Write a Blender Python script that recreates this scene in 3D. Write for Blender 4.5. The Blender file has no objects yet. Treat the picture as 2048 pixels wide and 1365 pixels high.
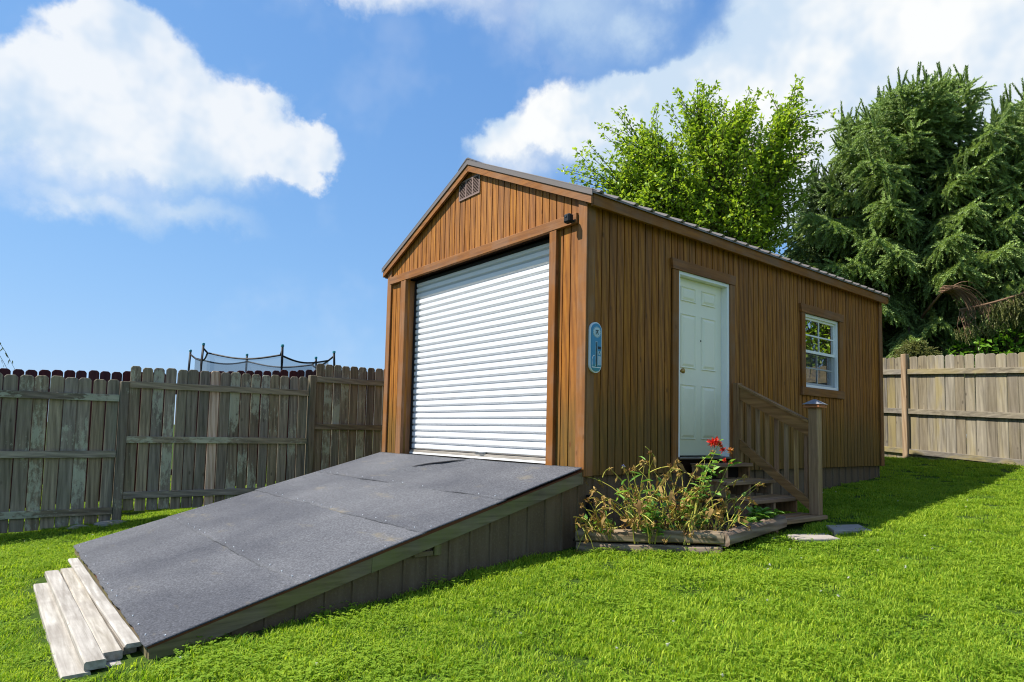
import bpy, math, random
import numpy as np
from mathutils import Vector, Matrix
random.seed(7)
RNG = np.random.default_rng(7)
scene = bpy.context.scene
COL = scene.collection
R = math.radians

# ------------------------------------------------------------------ camera
cam_d = bpy.data.cameras.new('camera')
cam = bpy.data.objects.new('camera', cam_d); COL.objects.link(cam)
CAM = Vector((4.0454, -4.0969, 0.3629))
YAW, PIT, ROL = -0.8908, 0.0716, 0.0222
fw = Vector((math.sin(YAW)*math.cos(PIT), math.cos(YAW)*math.cos(PIT), math.sin(PIT)))
rt = fw.cross(Vector((0, 0, 1))).normalized(); up = rt.cross(fw)
r2 = rt*math.cos(ROL) + up*math.sin(ROL); u2 = up*math.cos(ROL) - rt*math.sin(ROL)
m = Matrix.Identity(4)
for i in range(3):
    m[i][0] = r2[i]; m[i][1] = u2[i]; m[i][2] = -fw[i]; m[i][3] = CAM[i]
cam.matrix_world = m
cam_d.sensor_width = 36.0
cam_d.lens = 36.0*1305.3/2048
cam_d.shift_y = 89.38/2048
cam_d.clip_start = 0.05; cam_d.clip_end = 3000
scene.camera = cam

# ------------------------------------------------------------------ sun, sky, exposure
SUN = Vector((-0.467, -0.62, 1.0)).normalized()
sd = bpy.data.lights.new('sun', 'SUN'); sun = bpy.data.objects.new('sun', sd); COL.objects.link(sun)
sd.energy = 4.3; sd.angle = R(0.53); sd.color = (1.0, 0.955, 0.88)
sun.rotation_euler = SUN.to_track_quat('Z', 'Y').to_euler(); sun.location = SUN*30
vs = scene.view_settings
vs.view_transform = 'Standard'; vs.look = 'None'; vs.gamma = 1.0; vs.exposure = 1.0; vs.use_curve_mapping = False

world = bpy.data.worlds.new('World'); scene.world = world; world.use_nodes = True


class NT:
    """tiny node-tree helper"""
    def __init__(s, tree): s.t = tree; s.l = tree.links
    def n(s, typ, ins=None, **kw):
        nd = s.t.nodes.new(typ)
        for k, v in kw.items(): setattr(nd, k, v)
        for k, v in (ins or {}).items(): s.set(nd, k, v)
        return nd
    def set(s, nd, k, v):
        sock = nd.inputs[k]
        if isinstance(v, bpy.types.NodeSocket): s.l.new(v, sock)
        elif isinstance(v, bpy.types.Node): s.l.new(v.outputs[0], sock)
        else:
            if hasattr(sock.default_value, '__len__') and len(sock.default_value) == 4 and len(v) == 3: v = (*v, 1)
            sock.default_value = v
    def math(s, op, a, b=None, c=None, clamp=False):
        nd = s.n('ShaderNodeMath', {0: a}, operation=op, use_clamp=clamp)
        if b is not None: s.set(nd, 1, b)
        if c is not None: s.set(nd, 2, c)
        return nd.outputs[0]
    def vm(s, op, a, b=None, scale=None):
        nd = s.n('ShaderNodeVectorMath', {0: a}, operation=op)
        if b is not None: s.set(nd, 1, b)
        if scale is not None: s.set(nd, 'Scale', scale)
        return nd.outputs['Value'] if op in ('LENGTH', 'DOT_PRODUCT', 'DISTANCE') else nd.outputs[0]
    def mix(s, f, a, b, typ='MIX'):
        nd = s.n('ShaderNodeMix', data_type='RGBA', blend_type=typ)
        s.set(nd, 0, f); s.set(nd, 6, a); s.set(nd, 7, b)
        return nd.outputs[2]
    def ramp(s, f, stops, interp='LINEAR'):
        nd = s.n('ShaderNodeValToRGB', {0: f}); cr = nd.color_ramp; cr.interpolation = interp
        while len(cr.elements) < len(stops): cr.elements.new(0.5)
        for e, (p, c) in zip(cr.elements, stops):
            e.position = p; e.color = (c, c, c, 1) if isinstance(c, (int, float)) else (*c, 1)
        return nd.outputs[0]
    def noise(s, vec, scale, detail=4, rough=0.55, dist=0.0, out=0):
        return s.n('ShaderNodeTexNoise', {'Vector': vec, 'Scale': scale, 'Detail': detail, 'Roughness': rough, 'Distortion': dist}).outputs[out]
    def mr(s, v, a, b, c=0.0, d=1.0, smooth=True):
        nd = s.n('ShaderNodeMapRange', {'Value': v, 'From Min': a, 'From Max': b, 'To Min': c, 'To Max': d})
        nd.interpolation_type = 'SMOOTHSTEP' if smooth else 'LINEAR'
        return nd.outputs[0]


def build_world():
    T = NT(world.node_tree); T.t.nodes.clear()
    sky = T.n('ShaderNodeTexSky', sky_type='NISHITA', sun_disc=False)
    sky.sun_elevation = math.asin(SUN.z); sky.sun_rotation = math.atan2(SUN.x, SUN.y)
    sky.altitude = 200; sky.air_density = 1.0; sky.dust_density = 0.2; sky.ozone_density = 3.0
    # the sky's own brightness range is compressed a little, as a camera does
    s0 = T.vm('MULTIPLY', sky.outputs[0], (0.70, 0.90, 1.12))
    skyc = T.vm('MULTIPLY', T.vm('DIVIDE', s0, T.vm('ADD', T.vm('SCALE', s0, scale=.323), (1, 1, 1))), (1.36, 1.70, 2.25))
    # cumulus field: soft balls in sky directions (centre, horizontal radius, vertical radius)
    blobs = [(-.887, .106, .450, .085, .060), (-.922, .060, .378, .11, .075), (-.897, .150, .405, .12, .085), (-.880, .215, .405, .10, .06),
             (-.945, .000, .330, .13, .085), (-.869, .289, .385, .10, .050), (-.930, .110, .345, .19, .085), (-.945, .05, .310, .18, .07), (-.925, .15, .320, .16, .05), (-.905, .20, .362, .14, .05), (-.958, .09, .265, .12, .030),
             (-.936, .19, .275, .14, .030), (-.866, .31, .376, .06, .035),
             (-.720, .42, .575, .18, .045), (-.599, .578, .565, .15, .075), (-.550, .635, .545, .06, .045),
             (-.712, .565, .390, .08, .065), (-.642, .622, .415, .10, .075), (-.573, .68, .430, .12, .08), (-.480, .725, .455, .12, .11),
             (-.400, .761, .480, .14, .12), (-.348, .81, .450, .17, .14), (-.272, .832, .470, .17, .13), (-.20, .88, .410, .17, .12),
             (-.42, .82, .36, .22, .10), (-.10, .95, .30, .25, .15),
             # unseen clouds out of the frame, enlarged on the right to brighten the shaded wall
             (.25, .88, .42, .30, .18), (.68, .65, .42, .28, .16), (.90, .10, .42, .24, .13), (.70, -.60, .38, .28, .13), (-.05, -.92, .40, .24, .11), (-.80, -.50, .33, .18, .09), (.2, .1, .97, .2, .2)]
    bases = [(-.905, .17, .255, .36, .075), (-.64, .55, .545, .25, .05), (-.72, .55, .36, .16, .05)]      # where the clouds' undersides melt away
    tc = T.n('ShaderNodeTexCoord')
    dirv = T.vm('NORMALIZE', tc.outputs['Generated'])
    nz = T.noise(dirv, 7.5, 6, 0.60, 0.0, out=1)
    off = T.vm('SCALE', T.vm('SUBTRACT', nz, (.5, .5, .5)), scale=0.15)
    d = T.vm('ADD', dirv, off)
    def field(bl, k):
        cur = None
        for x, y, z, rh, rv in bl:
            nd = T.n('ShaderNodeVectorMath', {0: d, 1: (1/rh, 1/rh, 1/rv), 2: (-x/rh, -y/rh, -z/rv)}, operation='MULTIPLY_ADD')
            f = T.vm('LENGTH', nd.outputs[0])
            cur = f if cur is None else (T.math('SMOOTH_MIN', cur, f, k) if k else T.math('MINIMUM', cur, f))
        return T.math('SUBTRACT', 1.0, cur)
    F = field(blobs, .25)
    soft = T.mr(field(bases, 0), -0.25, 0.45)
    wid = T.math('MULTIPLY_ADD', soft, 0.95, 0.22)
    al = T.n('ShaderNodeMapRange', {'Value': F, 'From Min': -.07, 'From Max': wid}); al.interpolation_type = 'SMOOTHSTEP'
    n2 = T.noise(dirv, 6.5, 4, 0.6)
    bright = T.math('ADD', T.mr(n2, .38, .62, -.05, .90), T.math('MULTIPLY_ADD', soft, -.35, .15), clamp=True)
    ccol = T.mix(bright, (.300, .375, .460), (.505, .510, .505))
    thin = T.mr(field([(-.92, .13, .36, .50, .24), (-.64, .54, .60, .28, .10)], 0), -.1, .35)      # thinner clouds let the blue through
    bright = T.math('SUBTRACT', bright, T.math('MULTIPLY', thin, .55), clamp=True)
    wisp = T.math('MULTIPLY', T.mr(n2, .50, .75), .10)
    bgs = T.n('ShaderNodeBackground', {'Color': skyc, 'Strength': 0.097})
    bgc = T.n('ShaderNodeBackground', {'Color': ccol, 'Strength': 1.0})
    mx = T.n('ShaderNodeMixShader', {0: T.math('MAXIMUM', T.math('MULTIPLY', al.outputs[0], T.math('MULTIPLY_ADD', thin, -.13, .97)), wisp), 1: bgs.outputs[0], 2: bgc.outputs[0]})
    out = T.n('ShaderNodeOutputWorld'); T.l.new(mx.outputs[0], out.inputs[0])
    world.cycles.sampling_method = 'MANUAL'; world.cycles.sample_map_resolution = 256
scene.cycles.filter_width = 1.1; scene.cycles.max_bounces = 6; scene.cycles.diffuse_bounces = 3; scene.cycles.glossy_bounces = 3; scene.cycles.transparent_max_bounces = 8
build_world()


# ------------------------------------------------------------------ materials
MATS = {}
def new_mat(name):
    mt = bpy.data.materials.new(name); mt.use_nodes = True; mt.node_tree.nodes.clear()
    MATS[name] = mt
    return mt, NT(mt.node_tree)
def finish(T, shader, disp=None):
    o = T.n('ShaderNodeOutputMaterial'); T.l.new(shader, o.inputs[0])
def principled(T, col, rough=.6, spec=.4, metal=0.0, bump=None, bstr=.3, bdist=.01, **kw):
    p = T.n('ShaderNodeBsdfPrincipled', {'Base Color': col, 'Roughness': rough, 'Metallic': metal, 'Specular IOR Level': spec})
    for k, v in kw.items(): T.set(p, k, v)
    if bump is not None:
        bn = T.n('ShaderNodeBump', {'Height': bump, 'Strength': bstr, 'Distance': bdist}); T.l.new(bn.outputs[0], p.inputs['Normal'])
    return p.outputs[0]
def coords(T, scale=(1, 1, 1)):
    tc = T.n('ShaderNodeTexCoord'); oi = T.n('ShaderNodeObjectInfo')
    rnd = oi.outputs['Random']
    v = T.vm('ADD', tc.outputs['Object'], T.vm('SCALE', (13.7, 7.3, 31.1), scale=rnd))
    return T.vm('MULTIPLY', v, scale), v, rnd

def wood(name, dark, mid, light, axis=2, scale=1.0, along=1.5, rough=.65, var=.25, green=0.0, greencol=(.07, .08, .02), lichen=0.0, grey=0.0,
         ring=1.0, low=None, spec=.25, streak=0.0, hue=.02, wdist=4.5, satv=.3):
    mt, T = new_mat(name)
    sc = [26.0*scale]*3; sc[axis] = along*scale
    gv, v, rnd = coords(T, tuple(sc))
    grain = T.noise(gv, 1.0, 5, .6, .6)
    sc2 = [9.0*scale]*3; sc2[axis] = .75*scale
    wv = T.vm('MULTIPLY', v, tuple(sc2))
    rings = T.n('ShaderNodeTexWave', {'Vector': wv, 'Scale': 1.1, 'Distortion': wdist, 'Detail': 3.0, 'Detail Scale': 1.4}, wave_type='BANDS', bands_direction='DIAGONAL').outputs['Fac']
    f = T.math('ADD', T.math('MULTIPLY', grain, .62), T.math('MULTIPLY', rings, (.38 if ring > .55 else .16)*ring))
    col = T.ramp(f, [(.22, dark), (.48, mid), (.75, light)])
    fine = T.noise(T.vm('MULTIPLY', gv, (5, 5, 5)), 1.0, 3, .6)
    col = T.mix(.35, col, T.mix(fine, (.35, .35, .35), (1, 1, 1)), 'MULTIPLY')
    big = T.noise(v, 1.3, 3, .5)
    val = T.math('ADD', 1-var/2-.12, T.math('ADD', T.math('MULTIPLY', rnd, var), T.math('MULTIPLY', big, .24)))
    hs = T.n('ShaderNodeHueSaturation', {'Hue': T.math('MULTIPLY_ADD', rnd, hue, .5-hue/2), 'Saturation': T.math('MULTIPLY_ADD', T.math('FRACT', T.math('MULTIPLY', rnd, 7.7)), satv, 1-satv/2), 'Value': val, 'Color': col})
    col = hs.outputs[0]
    if grey:
        gm = T.mr(T.noise(T.vm('MULTIPLY', v, (3, 3, 3)), 1.0, 4, .6), .42, .66)
        col = T.mix(T.math('MULTIPLY', gm, grey), col, (.22, .19, .16))
    if streak:
        ss = [6.0]*3; ss[axis] = .8
        sm = T.mr(T.noise(T.vm('MULTIPLY', v, tuple(ss)), 1.0, 4, .6), .45, .62)
        r3 = T.math('FRACT', T.math('MULTIPLY', rnd, 31.7))
        col = T.mix(T.math('MULTIPLY', T.math('MULTIPLY', sm, r3), streak), col, (.30, .235, .085))
    if green:
        gm = T.mr(T.noise(v, 2.2, 5, .65), .40, .68)
        col = T.mix(T.math('MULTIPLY', gm, green), col, greencol)
    if low:   # algae and splash dirt creeping up from the bottom edge (world height)
        geo = T.n('ShaderNodeNewGeometry'); sep = T.n('ShaderNodeSeparateXYZ', {0: geo.outputs['Position']})
        h = T.math('ADD', sep.outputs[2], T.math('MULTIPLY', T.noise(v, 3.0, 4, .6), -.5))
        col = T.mix(T.mr(h, low[0], low[1], low[2], 0.0), col, low[3])
    if lichen:
        ls = [15.0]*3; ls[axis] = 6.0; l1 = T.noise(T.vm('MULTIPLY', v, tuple(ls)), 1.6, 6, .75); l2 = T.noise(v, 1.7, 2, .5)
        thr = T.math('MULTIPLY', T.math('FRACT', T.math('MULTIPLY', rnd, 17.3)), lichen)
        lf = T.math('ADD', l1, T.math('MULTIPLY', T.math('SUBTRACT', l2, .5), 1.0))
        lm = T.mr(T.math('ADD', lf, T.math('SUBTRACT', thr, .40)), .50, .66)
        col = T.mix(T.math('MULTIPLY', lm, .48), col, (.54, .57, .41))
    if ring > .55:   # blackish weathering streaks running down the boards
        wm = [5.0]*3; wm[axis] = .9
        wn = T.noise(T.vm('MULTIPLY', v, tuple(wm)), 1.0, 5, .68)
        col = T.mix(T.math('MULTIPLY', T.mr(wn, .44, .68), .32), col, (.095, .052, .022))
    # knots
    kv = [2.6]*3; kv[axis] = 1.3
    vo = T.n('ShaderNodeTexVoronoi', {'Vector': T.vm('MULTIPLY', v, tuple(kv)), 'Scale': 2.0})
    kn = T.mr(vo.outputs['Distance'], .035, .10, .75, 0.0)
    col = T.mix(kn, col, T.mix(.5, dark, (.02, .012, .008)))
    bump = T.math('ADD', T.math('MULTIPLY', fine, .4), T.math('MULTIPLY', grain, .8))
    finish(T, principled(T, col, rough, spec, bump=bump, bstr=.5, bdist=.004))
    return mt

GRN = (.055, .065, .018)
W = {}
st_d, st_m, st_l = (.205, .070, .009), (.370, .136, .017), (.470, .204, .031)
for ax, k in ((2, 'z'), (0, 'x'), (1, 'y')):
    W['stain_'+k] = wood('stained_siding_'+k, st_d, st_m, st_l, axis=ax, ring=.6, along=4.0, var=.22, hue=.004, satv=.05, wdist=3.0, low=(.02, .75, .55, GRN))
    W['trim_'+k] = wood('stained_trim_'+k, (.200, .074, .014), (.355, .138, .026), (.44, .198, .048), axis=ax, scale=1.0, ring=.35, var=.2, grey=.20, satv=.1, hue=.006)
    W['old_'+k] = wood('weathered_fence_'+k, (.12, .094, .064), (.36, .295, .205), (.54, .455, .33), axis=ax, ring=.5, var=.60, hue=.01, satv=.5, lichen=.46, grey=.15, green=.25, greencol=(.15, .155, .07))
    W['sunny_'+k] = wood('sunlit_fence_'+k, (.13, .108, .078), (.31, .265, .195), (.42, .37, .28), axis=ax, ring=.4, var=.60, hue=.01, satv=.5, grey=.2, streak=.85)
    W['deck_'+k] = wood('stair_lumber_'+k, (.19, .095, .042), (.47, .27, .13), (.60, .385, .21), axis=ax, ring=.3, var=.25, grey=.05, green=.25, greencol=(.17, .14, .05))
    W['ramp_'+k] = wood('ramp_beam_'+k, (.10, .075, .042), (.26, .20, .12), (.39, .31, .20), axis=ax, ring=.3, var=.2, grey=.2, green=.6, greencol=(.16, .165, .045))
    W['pale_'+k] = wood('pale_plank_'+k, (.27, .235, .19), (.52, .475, .41), (.64, .60, .54), axis=ax, scale=1.3, ring=.35, var=.25, grey=.45)
W['new'] = wood('new_picket', (.42, .28, .16), (.66, .48, .31), (.76, .59, .41), axis=2, ring=.9, var=.05)
W['maroon'] = wood('maroon_picket', (.035, .008, .010), (.075, .018, .022), (.12, .035, .038), axis=2, ring=.5, var=.35)
W['timber'] = wood('landscape_timber', (.11, .07, .04), (.24, .165, .10), (.36, .27, .18), axis=0, scale=.9, ring=.8, var=.25, grey=.4)
W['rearpost'] = wood('orange_post', (.25, .15, .08), (.40, .26, .15), (.46, .33, .21), axis=2, ring=.7, var=.05, grey=.2)

def plain(name, col, rough=.5, spec=.4, metal=0.0, nscale=8.0, namt=.12, bump=0.0, dirt=None, **kw):
    mt, T = new_mat(name)
    gv, v, rnd = coords(T)
    n = T.noise(v, nscale, 5, .6)
    c = T.mix(T.math('MULTIPLY', n, namt*2), col, tuple(x*.55 for x in col))
    if dirt:
        geo = T.n('ShaderNodeNewGeometry'); sep = T.n('ShaderNodeSeparateXYZ', {0: geo.outputs['Position']})
        h = T.math('ADD', sep.outputs[2], T.math('MULTIPLY', T.noise(v, 5.0, 5, .65), -.35))
        c = T.mix(T.mr(h, dirt[0], dirt[1], dirt[2], 0.0), c, dirt[3])
    finish(T, principled(T, c, rough, spec, metal, bump=T.noise(v, nscale*9, 3, .6) if bump else None, bstr=bump, bdist=.003, **kw))
    return mt
M_white = plain('white_curtain_paint', (.70, .71, .73), .38, .45, nscale=3, namt=.05)
M_door = plain('white_door_paint', (.95, .885, .71), .5, .35, nscale=2.5, namt=.10, bump=.12, dirt=(.02, .95, .75, (.50, .48, .30)))
M_vinyl = plain('white_vinyl', (.88, .87, .84), .4, .4, nscale=4, namt=.04)
M_roof = plain('brown_roof_metal', (.135, .115, .10), .38, .5, metal=.0, nscale=5, namt=.2)
M_flash = plain('rake_flashing', (.185, .155, .135), .4, .5, metal=.2, nscale=5, namt=.15)
M_vent = plain('vent_plastic', (.24, .16, .13), .5, .3)
M_black = plain('black_plastic', (.014, .014, .016), .6, .2)
M_dark = plain('dark_backing', (.022, .016, .012), .9, .1)
M_brass = plain('brass', (.42, .26, .09), .35, .5, metal=.8)
M_steel = plain('steel', (.55, .55, .56), .3, .5, metal=.9)
M_groove = plain('groove_wood', (.022, .010, .005), .8, .1)
M_interior = plain('interior_plywood', (.30, .22, .14), .8, .1)
M_bluetin = plain('blue_tin', (.03, .26, .46), .3, .5, nscale=14, namt=.3)
M_palebl = plain('pale_blue_print', (.42, .60, .68), .35, .4, nscale=30, namt=.3)
M_teal = plain('teal_tin', (.02, .24, .29), .3, .5, nscale=20, namt=.3)
M_ink = plain('dark_ink', (.02, .035, .05), .5, .3)
M_whitep = plain('white_print', (.72, .77, .80), .35, .4)
M_copper = plain('copper_cap', (.50, .20, .08), .4, .5, metal=.6, nscale=40, namt=.3)
M_capglass = plain('cap_top_glass', (.26, .27, .30), .3, .5, nscale=40, namt=.4)
M_plyedge = plain('red_plywood_edge', (.17, .065, .035), .8, .1, nscale=12, namt=.5)
M_net = None
def skirt_mat():
    mt, T = new_mat('brown_skirting')
    gv, v, rnd = coords(T, (14, 14, 1.2))
    n = T.noise(v, 3.0, 5, .65); st = T.noise(gv, 1.0, 4, .6)
    c = T.mix(n, (.082, .053, .031), (.155, .102, .060))
    c = T.mix(T.math('MULTIPLY', T.mr(st, .45, .7), .5), c, (.19, .135, .085))
    c = T.mix(T.math('MULTIPLY', T.mr(T.noise(v, 60.0, 3, .7), .5, .7), .35), c, (.21, .16, .105))
    finish(T, principled(T, c, .6, .3, bump=T.noise(v, 80.0, 3, .6), bstr=.25, bdist=.003))
    return mt
M_skirt = skirt_mat()
def mat_roofing():
    mt, T = new_mat('grey_mineral_roofing')
    tc = T.n('ShaderNodeTexCoord'); v = tc.outputs['Object']
    oi = T.n('ShaderNodeObjectInfo')
    v2 = T.vm('ADD', v, T.vm('SCALE', (17., 9., 3.), scale=oi.outputs['Random']))
    g = T.noise(v2, 65.0, 4, .9)
    g2 = T.n('ShaderNodeTexVoronoi', {'Vector': v2, 'Scale': 95.0})
    c = T.ramp(g, [(.36, (.024, .025, .030)), (.50, (.080, .082, .091)), (.66, (.225, .23, .25))])
    c = T.mix(.5, c, T.mix(g2.outputs['Color'], (.042, .043, .049), (.135, .138, .152)))
    b = T.noise(v2, 1.1, 4, .55)
    c = T.mix(1.0, c, T.mix(T.mr(b, .3, .7, 0, 1, False), (.70, .71, .74), (1.25, 1.24, 1.20)), 'MULTIPLY')
    dirt = T.mr(T.noise(T.vm('MULTIPLY', v2, (1, 2.2, 1)), 1.9, 6, .68), .58, .78)
    c = T.mix(T.math('MULTIPLY', dirt, .55), c, (.23, .19, .115))
    finish(T, principled(T, c, .85, .25, bump=g, bstr=.9, bdist=.006))
    return mt
M_rubber = mat_roofing()
def mat_stone(name, a, b):
    mt, T = new_mat(name); gv, v, r = coords(T)
    n = T.noise(v, 9.0, 6, .65); n2 = T.noise(v, 90.0, 3, .7)
    c = T.mix(n, a, b); c = T.mix(.3, c, T.mix(n2, (.3, .3, .3), (1.2, 1.2, 1.2)), 'MULTIPLY')
    finish(T, principled(T, c, .9, .2, bump=T.math('ADD', n, n2), bstr=.5, bdist=.006)); return mt
M_stone = mat_stone('stepping_stone', (.26, .22, .18), (.45, .40, .35))
M_rock = mat_stone('fieldstone', (.22, .19, .15), (.40, .36, .29))
M_soil = mat_stone('garden_soil', (.030, .020, .013), (.085, .060, .040))

def leafmat(name, c1, c2, trans=.35, rough=.45, posvar=0.0, spec=.3, tipcol=None):
    mt, T = new_mat(name)
    at = T.n('ShaderNodeAttribute', attribute_name='rnd')
    oi = T.n('ShaderNodeObjectInfo')
    f = at.outputs['Fac']
    c = T.mix(f, c1, c2)
    if posvar:
        geo = T.n('ShaderNodeNewGeometry')
        n = T.noise(geo.outputs['Position'], 1.1, 4, .6)
        n2 = T.noise(geo.outputs['Position'], .35, 3, .6)
        k = T.math('ADD', T.math('MULTIPLY', n, .6), T.math('ADD', T.math('MULTIPLY', n2, .5), T.math('MULTIPLY', oi.outputs['Random'], .25)))
        c = T.mix(1.0, c, T.mix(T.mr(k, .40, .95, 0, 1, False), tuple(1-posvar*x for x in (1.0, .75, 1.0)), tuple(1+posvar*x for x in (1.15, .65, .4))), 'MULTIPLY')
        if tipcol:
            at2 = T.n('ShaderNodeAttribute', attribute_name='tip')
            c = T.mix(at2.outputs['Fac'], c, tipcol)
    d = T.n('ShaderNodeBsdfPrincipled', {'Base Color': c, 'Roughness': rough, 'Specular IOR Level': spec})
    t = T.n('ShaderNodeBsdfTranslucent', {'Color': T.mix(1.0, c, (1.15, 1.15, .55), 'MULTIPLY')})
    mx = T.n('ShaderNodeMixShader', {0: trans, 1: d.outputs[0], 2: t.outputs[0]})
    finish(T, mx.outputs[0]); return mt
M_grass = leafmat('grass_blade', (.100, .245, .010), (.450, .575, .060), .48, .6, posvar=.26, spec=.15)
M_leaf = leafmat('mulberry_leaf', (.115, .245, .016), (.43, .545, .060), .46, .42, spec=.4)
M_vine = leafmat('shrub_leaf', (.09, .24, .018), (.23, .42, .05), .38, .4, spec=.4)
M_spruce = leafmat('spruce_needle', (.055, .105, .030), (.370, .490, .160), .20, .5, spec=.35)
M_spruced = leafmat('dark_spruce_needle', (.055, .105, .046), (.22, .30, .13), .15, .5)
M_yewtip = leafmat('young_conifer_needle', (.08, .11, .025), (.20, .20, .06), .2, .5)
M_stem = leafmat('dry_stem', (.26, .25, .035), (.55, .48, .08), .1, .6)
M_dead = leafmat('withered_leaf', (.15, .075, .022), (.46, .30, .09), .25, .7)
M_gleaf = leafmat('garden_leaf', (.10, .24, .035), (.27, .45, .09), .35, .45)
M_red = leafmat('red_petal', (.55, .012, .020), (.75, .07, .03), .3, .5)
M_orange = leafmat('orange_petal', (.50, .12, .02), (.60, .26, .05), .3, .5)
M_blue = leafmat('blue_petal', (.22, .22, .50), (.32, .32, .6), .3, .5)
M_deadtwig = leafmat('dead_twig', (.22, .13, .075), (.42, .28, .17), .05, .8)
M_clover = leafmat('clover_petal', (.55, .56, .48), (.75, .72, .68), .2, .6)
M_will = leafmat('willow_leaf', (.05, .09, .02), (.09, .13, .03), .3, .5)
M_bark = wood('bark', (.05, .038, .028), (.12, .095, .07), (.20, .165, .125), axis=2, scale=.7, ring=.4, var=.1)
M_twig = plain('twig_bark', (.10, .075, .05), .9, .1, nscale=20, namt=.3)
def ground_mat():
    mt, T = new_mat('lawn_soil'); geo = T.n('ShaderNodeNewGeometry'); v = geo.outputs['Position']
    n = T.noise(v, 1.2, 5, .6); n2 = T.noise(v, 45.0, 4, .7)
    c = T.mix(n, (.030, .062, .008), (.060, .105, .014)); c = T.mix(.5, c, T.mix(n2, (.4, .35, .3), (1.3, 1.3, 1.2)), 'MULTIPLY')
    finish(T, principled(T, c, .95, .1, bump=n2, bstr=.8, bdist=.02)); return mt
M_ground = ground_mat()
def glass_mat(name, tint, tr):
    mt, T = new_mat(name)
    g = T.n('ShaderNodeBsdfGlossy', {'Color': (1, 1, 1, 1), 'Roughness': .015})
    t = T.n('ShaderNodeBsdfTransparent', {'Color': (*tint, 1)})
    fr = T.n('ShaderNodeFresnel', {'IOR': 1.5})
    f = T.math('MULTIPLY_ADD', fr.outputs[0], 2.2, tr, clamp=True)
    mx = T.n('ShaderNodeMixShader', {0: f, 1: t.outputs[0], 2: g.outputs[0]}); finish(T, mx.outputs[0]); return mt
M_glass = glass_mat('window_glass', (.55, .58, .58), .30)
def net_mat():
    mt, T = new_mat('trampoline_net')
    d = T.n('ShaderNodeBsdfDiffuse', {'Color': (.12, .15, .19, 1)}); t2 = T.n('ShaderNodeBsdfTransparent')
    mx = T.n('ShaderNodeMixShader', {0: .42, 1: t2.outputs[0], 2: d.outputs[0]}); finish(T, mx.outputs[0]); return mt
M_net = net_mat()
def screen_mat():
    mt, T = new_mat('insect_screen')
    d = T.n('ShaderNodeBsdfDiffuse', {'Color': (.10, .10, .11, 1)}); t2 = T.n('ShaderNodeBsdfTransparent')
    mx = T.n('ShaderNodeMixShader', {0: .35, 1: t2.outputs[0], 2: d.outputs[0]}); finish(T, mx.outputs[0]); return mt
M_screen = screen_mat()

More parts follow.
